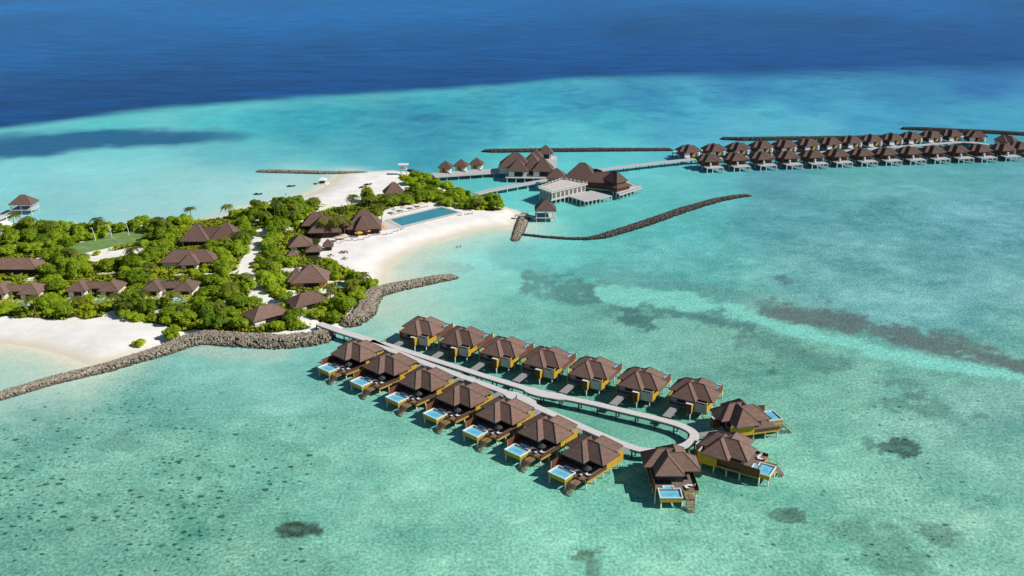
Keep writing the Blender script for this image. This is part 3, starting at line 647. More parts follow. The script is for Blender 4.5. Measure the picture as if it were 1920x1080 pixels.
for k, q in enumerate(BR):
    p = P(*q, ZTOP); p.z = 0
    v = put(villa0, p, yB, 'stilted ochre villa, '+ORD[k]+' from the shore in the near rear row', 'villas in the rear row of the near jetty'); bridge(v, 8.6)
for q, yw, lb, w in zip(EN, (yE1,yE2,yE3), ('stilted villa at the jetty loop, farthest right, pool pointing to the open sea','stilted villa at the jetty loop with a long dark timber screen along its near side','stilted villa at the jetty loop, nearest the viewer, pool facing forward'),
        ('farthest right villa at the jetty loop','loop villa with the long dark screen','loop villa nearest the viewer')):
    p = P(*q, ZTOP); p.z = 0
    v = put(villa0, p, yw, lb, 'villas at the loop of the near jetty')
    if yw == yE1:
        v.scale = (1,-1,1)
        for c in v.children:
            if c.name.startswith('roof'): c.scale = (1,-1,1)
    loungers(v, w); bridge(v, {E_: L_ for E_, L_ in zip((yE1,yE2,yE3),(9.5,6.0,5.0))}[yw])

# ------------------------------------------------------------------ jetties
def ribbon(pts, widths, z0, z1, m=0, mb=None):
    b = mb or MB(); n = len(pts); L = []; Rr = []
    for i in range(n):
        d = (pts[min(i+1,n-1)]-pts[max(i-1,0)]); d.z = 0; d.normalize(); nn = Vector((-d.y,d.x,0))*widths[i]/2
        L.append(pts[i]+nn); Rr.append(pts[i]-nn)
    vs = [(*p[:2],z1) for p in L]+[(*p[:2],z1) for p in Rr]+[(*p[:2],z0) for p in L]+[(*p[:2],z0) for p in Rr]; fs = []
    for i in range(n-1):
        fs += [(i,n+i,n+i+1,i+1),(2*n+i,2*n+i+1,3*n+i+1,3*n+i),(i,i+1,2*n+i+1,2*n+i),(n+i,3*n+i,3*n+i+1,n+i+1)]
    fs += [(0,2*n,3*n,n),(n-1,2*n-1,4*n-1,3*n-1)]
    return b.add(vs, fs, m)
def resample(pts, step):
    out = [pts[0].copy()]; acc = 0
    for a, b_ in zip(pts[:-1], pts[1:]):
        L = (b_-a).length; s = step-acc
        while s <= L: out.append(a.lerp(b_, s/L)); s += step
        acc = L-(s-step)
    if (out[-1]-pts[-1]).length > step*.3: out.append(pts[-1].copy())
    return out
def smoothline(pts, it=2):
    for _ in range(it):
        q = [pts[0]]
        for a, b_ in zip(pts[:-1], pts[1:]): q += [a.lerp(b_,.25), a.lerp(b_,.75)]
        pts = q+[pts[-1]]
    return pts
JT = [(598,606),(640,621),(697,638)]
JU = [(690,636),(740,650),(800,670),(870,692),(930,711),(985,727),(1010,737),(1055,744),(1110,755),(1180,772),(1240,786),(1278,797),(1299,808),(1304,818),(1292,832),(1268,840),(1235,845),(1205,844),(1170,833),(1120,812),(1070,790),(1028,772),(1003,761),(980,748),(930,728),(880,710),(830,692),(797,680),(747,661),(720,650),(692,637)]
jt = thing('jetty', 'long pale plank jetty forking into a loop between the near villas', 'jetty')
b = MB(); ribbon([P(*q, 3.0) for q in JT], [3.0,3.0,3.4], 2.62, 3.03, 0, b)
ln = smoothline([P(*q, 3.0) for q in JU], 2); wd_ = []
for p in ln:
    a, c = proj(p.x, p.y, 3.0); wv = 2.5
    if abs(a-1025) < 32 and c < 750: wv = 3.9
    if abs(a-980) < 20 and c > 738 and c < 758: wv = 4.6
    wd_.append(wv)
ribbon(ln, wd_, 2.64, 3.0, 0, b)
b.build('deck', M['jetty'], jt)
b = MB(); ribbon([P(*q, 3.0) for q in JT], [2.7,2.7,3.0], 2.2, 2.62, 0, b); ribbon(ln, [w_-.25 for w_ in wd_], 2.22, 2.64, 0, b); b.build('edge_beam', M['greypost'], jt)
jpost = MB().tube([(0,0,-1.2),(0,0,2.3)], .21, 6).mesh('post', M['greypost'])
def posts(line, step, off, me_, parent, limit=98):
    n = 0
    for i, p in enumerate(resample(line, step)):
        d = (line[-1]-line[0]); k = min(range(len(line)-1), key=lambda a: (line[a]-p).length); d = line[k+1]-line[k]; d.z = 0; d.normalize(); nn = Vector((-d.y,d.x,0))*off
        for s in (-1,1):
            if n >= limit: return
            o = link('post', me_, parent); o.location = (*(p+nn*s)[:2], 0); n += 1
posts([P(*q, 3.0) for q in JT], 7, 1.2, jpost, jt, 12); posts(ln, 5.9, 1.05, jpost, jt, 86)

# ------------------------------------------------------------------ rubble breakwaters and sea walls
ICO = None
def ico():
    t = (1+5**.5)/2
    v = np.array([(-1,t,0),(1,t,0),(-1,-t,0),(1,-t,0),(0,-1,t),(0,1,t),(0,-1,-t),(0,1,-t),(t,0,-1),(t,0,1),(-t,0,-1),(-t,0,1)], float); v /= np.linalg.norm(v[0])
    f = np.array([(0,11,5),(0,5,1),(0,1,7),(0,7,10),(0,10,11),(1,5,9),(5,11,4),(11,10,2),(10,7,6),(7,1,8),(3,9,4),(3,4,2),(3,2,6),(3,6,8),(3,8,9),(4,9,5),(2,4,11),(6,2,10),(8,6,7),(9,8,1)])
    return v, f
IV, IF = ico()
def rubble(name, label, pts, widths, top, m, rs=(.2,.52), dens=1.5, zs=None):
    widths = [w_*.86 for w_ in widths]
    line = [P(*q) for q in pts]
    dist = np.cumsum([0]+[(b_-a).length for a, b_ in zip(line[:-1], line[1:])]); L = dist[-1]
    area = L*np.mean(widths); mr_ = np.mean(rs); n = int(dens*area/(mr_*mr_*1.6))
    s = rng.random(n)*L; u = rng.uniform(-1,1,n)
    X = np.interp(s, dist, [p.x for p in line]); Y = np.interp(s, dist, [p.y for p in line])
    X2 = np.interp(s+.5, dist, [p.x for p in line]); Y2 = np.interp(s+.5, dist, [p.y for p in line])
    X1 = np.interp(s-.5, dist, [p.x for p in line]); Y1 = np.interp(s-.5, dist, [p.y for p in line])
    dx, dy = X2-X1, Y2-Y1; nn = np.hypot(dx,dy)+1e-6; dx /= nn; dy /= nn
    w = np.interp(s, dist, widths)/2; tp = np.interp(s, dist, top if hasattr(top,'__len__') else [top]*len(pts))
    end = np.minimum(1, np.minimum(s, L-s)/3+.25)
    prof = np.clip((1-np.abs(u)**1.5)*1.35, 0, 1)*end
    cx = X-dy*u*w*np.sqrt(end); cy = Y+dx*u*w*np.sqrt(end); cz = prof*tp-.35
    r = rng.uniform(rs[0], rs[1], n)
    V = IV[None]*rng.uniform(.72,1.2,(n,12,1))*(r[:,None]*rng.uniform(.75,1.25,(n,3)))[:,None,:]
    V += np.stack([cx,cy,cz],1)[:,None,:]
    F = IF[None]+(np.arange(n)*12)[:,None,None]
    # solid core under the boulders
    ns = max(8, int(L/2)); ss = np.linspace(.3, L-.3, ns); uu = np.array([-1,-.75,-.4,0,.4,.75,1.])
    gxx = np.interp(ss, dist, [p.x for p in line]); gyy = np.interp(ss, dist, [p.y for p in line])
    tx = np.gradient(gxx); ty = np.gradient(gyy); q = np.hypot(tx,ty)+1e-6; tx /= q; ty /= q
    ww = np.interp(ss, dist, widths)/2*.92; tt = np.interp(ss, dist, top if hasattr(top,'__len__') else [top]*len(pts)); ee = np.minimum(1, np.minimum(ss, L-ss)/3+.1)
    pr = np.clip((1-np.abs(uu)**1.5)*1.3,0,1)
    CV = np.stack([gxx[:,None]-ty[:,None]*uu*(ww*np.sqrt(ee))[:,None], gyy[:,None]+tx[:,None]*uu*(ww*np.sqrt(ee))[:,None], pr[None]*(tt*ee)[:,None]-.55],-1).reshape(-1,3)
    ii = np.arange(ns-1)[:,None]*7+np.arange(6)[None]; ii = ii.ravel()
    CF = np.concatenate([np.stack([ii,ii+7,ii+8],1), np.stack([ii,ii+8,ii+1],1)])+12*n
    o = link(name, raw_mesh(name, np.vstack([V.reshape(-1,3), CV]), np.vstack([F.reshape(-1,3), CF]), [m, M['rock_core'] if m == M['rock'] else m], np.r_[np.zeros(20*n,int), np.ones(len(CF),int)])); return tag(o, label, 'breakwater')
rubble('sea_wall', 'curving grey boulder sea wall from the lower left edge to the jetty root', [(-160,790),(0,745),(100,715),(200,692),(260,674),(305,661),(345,645),(385,636),(450,641),(530,645),(595,638),(622,624)], [6.5,6.5,6.5,7,7.5,8.5,10,11.5,12,12,12,7], [1.4,1.5,1.6,1.8,2,2.2,2.6,2.8,2.8,2.8,2.8,2.2], M['rock'])
rubble('sea_wall', 'grey boulder sea wall bending from the jetty root and pointing into the bay', [(640,612),(664,604),(682,588),(688,570),(700,553),(735,543),(780,534),(825,525),(858,520)], [8,10.5,11,11,10,9,8,7,5], [2.2,2.8,2.8,2.8,2.6,2.3,2.2,2.0,1.3], M['rock'])
rubble('breakwater', 'short dark boulder groyne at the tip of the white beach', [(985,402),(978,420),(971,438),(964,453)], [6.5,7,6.5,5], [1.7,1.7,1.2,.6], M['rock'])
rubble('breakwater', 'long dark breakwater bending away from the beach tip across the lagoon', [(976,440),(1020,445),(1060,448),(1100,449),(1130,445),(1200,424),(1280,396),(1340,378),(1380,370),(1408,367)], [3,3.2,3.4,4,6,7,7,6,5,4], [.7,.8,.8,1.0,1.7,2.1,2.0,1.7,1.4,.9], M['rock_dark'])
rubble('breakwater', 'straight dark breakwater behind the three small huts and spa roofs', [(903,284),(925,285),(1000,284),(1120,283),(1262,282)], [5,7,7,7,6], [1.2,2,2,2,1.6], M['rock_dark'])
rubble('breakwater', 'dark breakwater running behind the far rear row of villas', [(1350,261),(1390,263),(1480,262),(1600,260),(1700,257)], [5,7,7,7,6], [1.6,2.2,2.2,2,2], M['rock_dark'])
rubble('breakwater', 'farthest dark breakwater, leaving the frame at the right edge', [(1688,242),(1730,244),(1790,247),(1860,250),(1930,254),(2050,260)], [5,7,7,7,7,7], [1.6,2.2,2.2,2.2,2.2,2.2], M['rock_dark'])
rubble('breakwater', 'low pale breakwater sheltering the lagoon behind the upper beach', [(480,322),(520,323),(600,325),(690,324)], [5,6,6,4.5], [1.2,1.6,1.5,.8], M['rock'])
rubble('sea_wall', 'thin dark stone edge along the shrub bank near the small huts', [(765,319),(790,328),(812,341),(835,354),(866,364)], [4,5,5,5,4], [1.2,1.5,1.5,1.5,1.2], M['rock_dark'])

# ------------------------------------------------------------------ land buildings
def building(name, label, cat, px, py, hips, ze=4.3, yaw=0.0, wallm='panel', group=None, base=None, inset=.9, front='dark', roofm='roof', white_side=False):
    """hips: rectangles in metres from the front-left eave corner seen at (px, py)"""
    o = P(px, py, ze); z0 = base if base is not None else max(gh(o.x+math.cos(yaw)*4, o.y+4), .6)
    t = thing(name, label, cat, (o.x, o.y, 0), yaw, group)
    r = MB(); c = []
    for k, h in enumerate(hips):
        x0,x1,y0,y1,H = h[:5]; dz = (h[5] if len(h) > 5 else 0)-.013*k
        r.hip(x0,x1,y0,y1,ze+dz,H); c.append(MB().hipcaps(x0,x1,y0,y1,ze+dz,H,.12))
        e = inset+.017*k
        wo = MB().box(x0+e,x1-e,y0+e,y1-e,z0-.4,ze+dz-.2-.01*k).build('wall', M[wallm], t)
        wv = x1-x0-2*e; c0 = .5 if wallm in ('brown','panel') else wv*.32
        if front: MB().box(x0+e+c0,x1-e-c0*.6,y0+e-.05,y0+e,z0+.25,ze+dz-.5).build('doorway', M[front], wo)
    ro = r.build('roof', M[roofm], t)
    for q in c: q.build('ridge_cap', M['roof_cap'], ro)
    return t
KEEP = []      # pixel polygons that trees must leave open (roofs, paths, courts)
def keep(*pts): KEEP.append(pts)
def villa_pool(t, x0, x1, y0, y1, z):
    p = MB(); p.box(x0-.35,x1+.35,y0-.35,y1+.35,z-.8,z); pr = p.build('pool', M['rim'], t)
    MB().box(x0,x1,y0,y1,z-.3,z+.03).build('pool_water', M['poolw'], pr)
for (px, py, lb) in [(262,546,'beach villa with two linked hip roofs, right of the three'),(121,546.5,'beach villa with two linked hip roofs, middle of the three'),(-30,552,'beach villa with two linked hip roofs, cut by the left edge')]:
    t = building('beach_villa', lb, 'villa', px, py, [(0,7.9,0,10.5,2.7),(12.2,20.3,0,10.5,2.7),(4,16.5,3.5,8.5,1.9)], 4.3, 0, 'white', 'beach villas with linked roofs')
    villa_pool(t, 12.4, 18.5, -4.8, -2.4, 1.9)
    MB().box(.6,19.5,-2.0,.9,1.2,1.75).build('terrace', M['concrete'], t)
    keep((px+2,py+2),(px+28,py-32),(px+70,py-34),(px+105,py-30),(px+118,py-10),(px+98,py+22),(px+56,py+22),(px+56,py+5),(px+36,py+5),(px+36,py+12),(px+2,py+12))
building('long_hall', 'long low hip-roofed building half hidden in trees at the left edge', 'building', -66, 505, [(0,29,0,11,3.1)], 4.3, 0, 'brown')
keep((-60,503),(-40,480),(70,478),(94,487),(66,508))
building('resort_hall', 'large hall with two tall brown hip roofs beside the lawn grove', 'building', 335, 454, [(0,12.5,1,13,6.6),(12.8,25.5,2.5,14.5,6.8),(5,20,4.5,10.5,4.8)], 4.6, 0, 'panel')
keep((330,452),(362,406),(375,405),(420,401),(442,420),(442,446),(402,450),(350,458))
building('resort_house', 'brown cross-hipped house in the grove below the twin-roofed hall', 'building', 297, 495, [(0,22.5,1.5,11.5,4.0),(8.5,16.5,-2.2,7,3.9)], 4.3, R(4), 'white')
keep((292,494),(318,462),(378,458),(402,478),(372,500),(340,500))
t = building('restaurant_hall', 'tall brown-roofed restaurant complex beside the long pool', 'building', 577, 437, [(0,15,0,13,6.3),(17,33,4,17,7.3),(21,27.5,2.2,11,5.6),(-4,9,12,22,5.2),(11,19,6,13,5.0)], 4.6, R(6), 'brown')
keep((560,436),(598,389),(640,380),(655,374),(680,374),(708,410),(706,424),(650,432),(606,442))
building('resort_house', 'square hip-roofed house with a white wall left of the beach loungers', 'building', 541, 464, [(0,10.5,0,10,4.0)], 4.3, R(14), 'white')
keep((523,445),(550,428),(590,444),(588,456),(572,472),(545,470))
building('beach_hut', 'low brown hut between the square house and the beach', 'hut', 572, 473, [(0,7,0,6.5,2.2)], 3.6, R(10), 'brown')
keep((570,474),(585,457),(608,468),(600,480))
building('beach_hut', 'small pointed brown hut closest to the beach loungers', 'hut', 604, 463, [(0,4.8,0,4.8,2.8)], 3.8, R(6), 'brown')
keep((602,462),(614,445),(628,460),(622,470))
building('beach_hut', 'lowest small brown hut half hidden below the square house', 'hut', 537, 480, [(0,5,0,4.5,1.6)], 3.4, R(12), 'brown')
t = building('resort_villa', 'large hip-roofed villa with a front gable and a blue pool on its right', 'villa', 545, 531, [(0,14,0,13,5.4),(-1.6,5,1.6,10,4.6)], 4.4, R(4), 'tan')
villa_pool(t, 15.0, 20.5, 0.5, 3.6, 1.9)
keep((528,508),(560,486),(590,486),(616,524),(642,524),(642,538),(612,542),(550,542))
building('resort_house', 'brown hip-roofed house set askew just below the large pool villa', 'building', 554, 577, [(0,14,0,9,3.2)], 4.3, R(38), 'white')
keep((535,566),(556,548),(586,540),(612,556),(560,580))
building('resort_house', 'brown hip-roofed house with a white wall closest to the jetty root', 'building', 475, 603, [(0,14.5,0,9.4,3.2)], 4.3, R(40), 'white')
keep((454,588),(482,570),(512,563),(536,582),(520,596),(480,610))
building('water_sports_house', 'steep brown-roofed house at the edge of the upper beach', 'building', 721, 366, [(0,11,0,9.5,5.6)], 3.6, R(14), 'white')
keep((716,366),(746,334),(772,350),(768,362))
# small thatched pavilion on the left pier
def pavilion(label, px, py, w, d, ze, h, zd, yaw=0, roofm='roof', rail='white', cat='pavilion', walls=False):
    o = P(px, py, ze); t = thing('water_pavilion', label, cat, (o.x, o.y, 0), yaw)
    r = MB(); r.hip(0,w,0,d,ze,h); ro = r.build('roof', M[roofm], t); c = MB(); c.hipcaps(0,w,0,d,ze,h,.1); c.build('ridge_cap', M['roof_cap'], ro)
    MB().box(.3,w-.3,.3,d-.3,zd-.35,zd).build('deck', M['jetty'], t)
    rl = MB(); rl.box(.4,w-.4,d-.5,d-.42,zd+.8,zd+1.0); rl.box(w-.5,w-.42,.4,d-.5,zd+.8,zd+1.0); rl.box(.42,.5,.4,d-.5,zd+.8,zd+1.0); rl.build('railing', M[rail], t)
    me_ = MB().box(-.15,.15,-.15,.15,-1.2,ze-.1).mesh('post', M['post'])
    for x in (.8,w/2,w-.8):
        for y in (.8,d-.8): q = link('post', me_, t); q.location = (x,y,0)
    return t
pavilion('open red-brown roofed pavilion on stilts at the far left pier head', 15, 384, 11.5, 9, 5.4, 4.0, 2.6, R(0))
def pier(name, label, px, width, z, m, pm, step=8, th=.4, plimit=60):
    t = thing(name, label, 'walkway'); ln_ = [P(*q, z) for q in px]
    ribbon(ln_, [width]*len(ln_), z-th, z).build('deck', m, t); me_ = MB().tube([(0,0,-1.2),(0,0,z-th+.05)], .22, 6).mesh('post', pm)
    posts(ln_, step, width*.4, me_, t, plimit); return t
pier('walkway', 'pale plank pier from the left shore to the red-brown pavilion', [(-40,424),(0,408),(24,397)], 3.2, 2.4, M['jetty'], M['post'], 6)

# the long pool, its terrace and parasols
t = thing('swimming_pool', 'long blue rectangular swimming pool behind the white beach', 'pool')
b = MB(); b.prism([tuple(P(x, y, 2.0)[:2]) for x, y in [(722,412),(829,386),(868,399),(752,428)]], .8, 2.0); b.build('pool_terrace', M['concrete'], t)
MB().prism([tuple(P(x, y, 2.05)[:2]) for x, y in [(733,411.5),(828,388.5),(860,397.5),(754,423)]], 1.7, 2.06).build('pool_water', M['poolw2'], t)
t = thing('timber_terrace', 'grey timber terrace between the restaurant and the long pool', 'terrace')
MB().prism([tuple(P(x, y, 1.9)[:2]) for x, y in [(706,420),(722,413),(751,427.5),(724,430)]], .9, 1.93).build('deck', M['jetty'], t)
keep((700,424),(735,405),(828,384),(870,398),(900,402),(760,432),(715,436))
for k, (x, y) in enumerate([(741,400),(757,396),(776,391),(790,388)]):
    put(par_beige, G(x, y), k, 'open beige parasol behind the long pool, '+ORD[k]+' from the restaurant side', 'beige parasols by the long pool')
for k, (x, y) in enumerate([(661,434),(633,453),(706,424),(645,449)]):
    put(par_beige, G(x, y), .3*k, ['open beige parasol in front of the restaurant wall','open beige parasol among the loungers nearest the pointed hut','open beige parasol at the corner of the timber terrace','open beige parasol in the middle of the lounger row'][k], 'beige parasols on the beach')
for k, (x, y) in enumerate([(673,444),(688,440),(717,432)]):
    put(par_orange, G(x, y), .3*k, 'orange parasol on the beach in front of the restaurant, '+ORD[k]+' from the left', 'orange parasols on the beach')
lk = 0
for k in range(12):
    u = k/11; put(lounger0, G(636+u*118, 456-u*24+2*math.sin(k*5)), .5+.2*math.sin(k*3), 'pale lounger in the front line on the sand below the restaurant', 'loungers on the beach')
for k in range(9):
    u = k/8; put(lounger0, G(642+u*80, 449-u*20+2*math.sin(k*4)), .4+.2*math.sin(k*3), 'pale lounger in the second line close to the restaurant', 'loungers by the restaurant')
for k in range(10):
    u = k/9; put(lounger0, G(736+u*64, 402.5-u*15), .9, 'pale lounger in the line along the far edge of the long pool', 'loungers along the long pool')
for k, (x, y) in enumerate([(862,404),(875,402),(883,401)]): put(lounger0, G(x, y), .3, 'pale lounger on open sand at the sea end of the long pool', 'loungers at the sea end of the pool')
dining = mat('dark_furniture', (.10,.07,.06), .8, .1)
for k, (x, y) in enumerate([(641,474),(648,474),(646,486),(620,480)]):
    p = G(x, y); t = thing('beach_table', 'dark table with stools on the sand beside the shrubs', 'table', p, k, 'dark tables on the beach')
    bb = MB(); bb.tube([(0,0,.72),(0,0,.8)], .7, 8); bb.tube([(0,0,0),(0,0,.74)], .08, 6); bb.build('tabletop', dining, t)
    bb = MB()
    me_ = MB().tube([(0,0,0),(0,0,.45)], .22, 7).mesh('stool', dining)
    for a in range(4): q = link('stool', me_, t); q.location = (1.1*math.cos(a*1.57),1.1*math.sin(a*1.57),0)

# floodlights round the lawn
def floodlight():
    t = thing('floodlight_pole', 'x', 'floodlight')
    pts = [(0,0,0)]+[(-.12*k*k/4,0,1+k*1.05) for k in range(6)]
    MB().tube(pts, [.16,.15,.14,.13,.12,.11,.1], 6).build('pole', M['white'], t)
    MB().box(-1.7,-.6,-.22,.22,6.1,6.3).build('lamp_head', M['white'], t); return t
fl0 = floodlight()
for (x, y), lb in zip([(179,452.5),(210,447),(242,442),(147,438)], ['curved white floodlight at the left end of the green lawn','curved white floodlight at the middle of the green lawn','curved white floodlight at the right end of the green lawn','white floodlight among shrubs behind the green lawn']):
    p = P(x, y, 1.7); put(fl0, p, 0, lb, 'floodlights of the lawn')

# white look-out tower on the point
p = P(757, 328, 1.5); t = thing('lookout_tower', 'white look-out tower with a flat roof above the upper beach', 'tower', p)
b = MB()
for x in (-1.5,1.5):
    for y in (-1.2,1.2): b.box(x-.14,x+.14,y-.14,y+.14,-.5,6.0)
b.build('frame', M['white'], t); MB().box(-1.9,1.9,-1.6,1.6,3.4,3.6).build('platform', M['white'], t)
b = MB(); b.box(-2.9,2.9,-2.2,2.2,6.0,6.35); b.build('roof', M['white'], t)
b = MB(); b.box(-1.8,1.8,-1.5,-1.42,3.6,4.5); b.box(-1.8,1.8,1.42,1.5,3.6,4.5); b.build('railing', M['white'], t)
# white floating kiosk in the shallows
p = P(605, 345, 0); t = thing('floating_kiosk', 'white floating kiosk with a pitched canopy in the shallows', 'kiosk', p)
b = MB(); b.box(-3,3,-2.2,2.2,-.2,.5); b.build('pontoon', M['white'], t)
b = MB(); b.hip(-2.4,2.4,-1.9,1.9,2.6,1.3); b.build('canopy', M['white'], t)
me_ = MB().box(-.09,.09,-.09,.09,.5,2.6).mesh('post', M['white'])
for x in (-2.2,2.2):
    for y in (-1.6,1.6): q = link('post', me_, t); q.location = (x,y,0)
MB().box(-1.5,1.2,-.8,1.2,.5,1.5).build('counter', M['charcoal'], t)
# small craft on the upper beach
def boat():
    t = thing('small_boat', 'x', 'boat'); n = 9; vs = []; fs = []
    for i in range(n):
        u = i/(n-1); x = -2.4+4.8*u; w = .85*(1-max(0,u-.45)**2*3.1); w = max(w,.03); k = .5+.35*u*u
        vs += [(x,-w,k),(x,-w*.55,.06+.25*u**4),(x,w*.55,.06+.25*u**4),(x,w,k),(x,w*.8,k-.18),(x,-w*.8,k-.18)]
    for i in range(n-1):
        for j in range(6): fs.append((i*6+j,(i+1)*6+j,(i+1)*6+(j+1)%6,i*6+(j+1)%6))
    fs += [(0,1,2,3,4,5)[::-1], tuple((n-1)*6+j for j in range(6))]
    MB().add(vs,fs).build('hull', M['charcoal'], t)
    b = MB(); b.box(-1.4,-.3,-.3,.3,.4,.95); b.build('seat', M['dark'], t); b = MB(); b.box(.1,.5,-.35,.35,.4,1.15); b.build('console', M['white'], t); return t
boat0 = boat()
for (x, y), r, lb, gz_ in [((681,352),.6,'dark small boat pulled up on the upper beach, nearer one',1),((690,347),.5,'dark small boat pulled up on the upper beach, farther one',1),((546,350),.2,'dark small boat afloat in the lagoon by the upper beach',0),((484,365),.1,'dark small boat afloat in the lagoon, far from the sand',0)]:
    p = G(x, y) if gz_ else P(x, y, 0); put(boat0, p, r, lb)

# ------------------------------------------------------------------ spa huts, spa complex, over-water restaurant
def hut(px, py, lb):
    o = P(px, py, 5.6); t = thing('spa_hut', lb, 'hut', (o.x, o.y, 0), R(-6), 'three small spa huts')
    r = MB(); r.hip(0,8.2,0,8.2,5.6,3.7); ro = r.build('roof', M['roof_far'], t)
    w = MB(); w.box(1.1,5.2,1.0,7.0,2.9,5.4); wo = w.build('wall', M['tan'], t)
    MB().box(2.9,3.9,.94,1.0,3.0,5.0).build('door', M['dark'], wo)
    w = MB(); w.box(5.2,7.4,1.2,7.0,2.9,4.9); w.add([(5.4,.3,2.9),(7.6,-1.2,2.9),(7.6,1.0,2.9),(5.4,1.0,2.9),(5.4,.3,4.4),(7.6,-1.2,3.3),(7.6,1.0,3.3),(5.4,1.0,4.4)],[(4,5,6,7),(0,1,5,4),(1,2,6,5),(3,0,4,7)])
    w.build('bath_wall', M['white'], t)
for (x, y), lb in zip([(820,315),(849.5,312),(879,309)], ['small tan hut with a pointed brown roof, nearest the shrub bank','small tan hut with a pointed brown roof, middle of the three','small tan hut with a pointed brown roof, nearest the spa roofs']): hut(x, y, lb)
pier('walkway', 'pale stilted platform carrying the three small huts', [(812,328.5),(860,325),(900,322.3),(952,318)], 11.0, 2.7, M['jetty_far'], M['post'], 7, .5, 40)
t = building('spa_building', 'cluster of brown hip roofs with white walls on stilts beside the small huts', 'building', 951, 321, [(0,11.5,0,12,6.0),(14,26,1,13,6.6),(-6,13,9,24,7.0),(8,18,16,30,6.0),(10,19,32,43,5.0),(15,24.5,48,57,4.6),(9,17,4,12,5.2)], 6.3, R(-4), 'white', None, 2.9, .8, 'dark', 'roof_far')
MB().box(-1,27,-1.5,14,2.5,2.9).build('deck', M['jetty_far'], t)
MB().box(12,27,14,58,2.5,2.88).build('deck', M['jetty_far'], t)
me_ = MB().box(-.3,.3,-.3,.3,-1.2,2.6).mesh('post', M['post'])
for x in range(0, 28, 5):
    for y in (-1, 6, 13): q = link('post', me_, t); q.location = (x,y,0)
pier('walkway', 'pale walkway on white posts from the shrub bank to the over-water restaurant', [(892,363),(920,356),(980,345),(1030,336),(1052,331)], 4.6, 2.9, M['jetty_far'], M['post'], 7, .5, 60)
pier('walkway', 'pale walkway curving from the over-water restaurant to the far villas', [(1100,321),(1180,311),(1240,304),(1300,298)], 5.0, 2.9, M['jetty_far'], M['greypost'], 9, .4, 60)
def quad_at(pts, z): return [tuple(P(x, y, z)[:2]) for x, y in pts]
t = thing('water_restaurant', 'over-water restaurant with a pale roof terrace, tall brown roofs and a square deck', 'restaurant')
tq = quad_at([(1010,352),(1034,360.5),(1101,345),(1055,336)], 7.2)
ctr = Vector((sum(p[0] for p in tq)/4, sum(p[1] for p in tq)/4, 0))
def shrink(q, k): return [tuple((Vector((*p,0))-ctr)*k+ctr)[:2] for p in q]
b = MB(); b.prism(shrink(tq,.94), 3.0, 6.7); wl = b.build('wall', M['concrete'], t)
b = MB(); b.prism(shrink(tq,1.02), 6.7, 7.2); b.build('roof_terrace', M['concrete'], t)
def facade(p, q, n, zb, zt, m, w=.55, out=.06, parent=None, name='window'):
    p = Vector((*p,0)); q = Vector((*q,0)); d = q-p; L = d.length; d.normalize(); nn = Vector((d.y,-d.x,0)); bb = MB()
    for k in range(n):
        a = p+d*L*(k+.5-w/2)/n; c = p+d*L*(k+.5+w/2)/n
        bb.prism([tuple((a-nn*.2)[:2]),tuple((c-nn*.2)[:2]),tuple((c+nn*out)[:2]),tuple((a+nn*out)[:2])], zb, zt)
    return bb.build(name, m, parent)
sq = shrink(tq,.94)
win = mat('smoked_glazing', (.15,.135,.125), .3, .2)
facade(sq[1], sq[2], 8, 3.5, 6.1, win, .66, .06, wl); facade(sq[0], sq[1], 4, 3.5, 6.1, win, .66, .06, wl)
# terrace railing posts
b = MB(); big = shrink(tq, 1.0)
for a, c, n in ((0,1,5),(1,2,10),(2,3,6),(3,0,7)):
    for k in range(n):
        u = k/n; x = big[a][0]*(1-u)+big[c][0]*u; y = big[a][1]*(1-u)+big[c][1]*u; b.box(x-.22,x+.22,y-.22,y+.22,7.2,8.4)
    mid0, mid1 = Vector((*big[a],7.9)), Vector((*big[c],7.9)); b.tube([mid0,mid1], .1, 5)
b.build('railing', M['white'], t)
dq = quad_at([(1066,368),(1096,377.5),(1147,367),(1108,357)], 3.0)
b = MB(); b.prism(dq, 2.55, 3.0); b.prism(shrink(tq,1.0), 2.5, 2.95); b.prism(quad_at([(1150,356),(1162,366),(1203,352),(1180,343)], 3.0), 2.56, 3.02); b.prism(quad_at([(1040,340),(1100,352),(1160,358),(1180,338),(1085,322),(1050,328)], 3.0), 2.52, 2.98)
b.build('deck', M['jetty_far'], t)
me_ = MB().box(-.3,.3,-.3,.3,-1.2,2.6).mesh('post', M['post'])
def edgeposts(p, q, n):
    for k in range(n+1):
        u = k/n; o = link('post', me_, t); o.location = (p[0]*(1-u)+q[0]*u, p[1]*(1-u)+q[1]*u, 0)
edgeposts(dq[1], dq[2], 7); edgeposts(dq[0], dq[1], 4); edgeposts(sq[1], sq[2], 8); edgeposts(sq[0], sq[1], 3); edgeposts(P(1162,365,3), P(1203,352.5,3), 6); edgeposts(P(1150,357,3), P(1162,365,3), 2)
def add_roof(px, py, hips, ze, yaw, parent, zb=3.0, wallm='brown'):
    o = P(px, py, ze); r = MB(); ws_ = []; c = MB()
    for k, h in enumerate(hips):
        dz = (h[5] if len(h) > 5 else 0)-.013*k
        r.hip(*h[:4], ze+dz, h[4]); c.hipcaps(*h[:4], ze+dz, h[4], .13); ws_.append((h[0]+.9+.02*k,h[1]-.9-.02*k,h[2]+.9+.02*k,h[3]-.9-.02*k,zb,ze+dz-.2))
    Mx = Matrix.Translation(Vector((o.x,o.y,0))) @ Matrix.Rotation(yaw,4,'Z')
    ro = r.xform(Mx).build('roof', M['roof_far'], parent); c.xform(Mx).build('ridge_cap', M['roof_cap'], ro); [MB().box(*q).xform(Mx).build('wall', M[wallm], parent) for q in ws_]
add_roof(1052, 340, [(0,19,4,20,8.2),(12,30,2,14,4.5)], 6.4, R(-14), t)
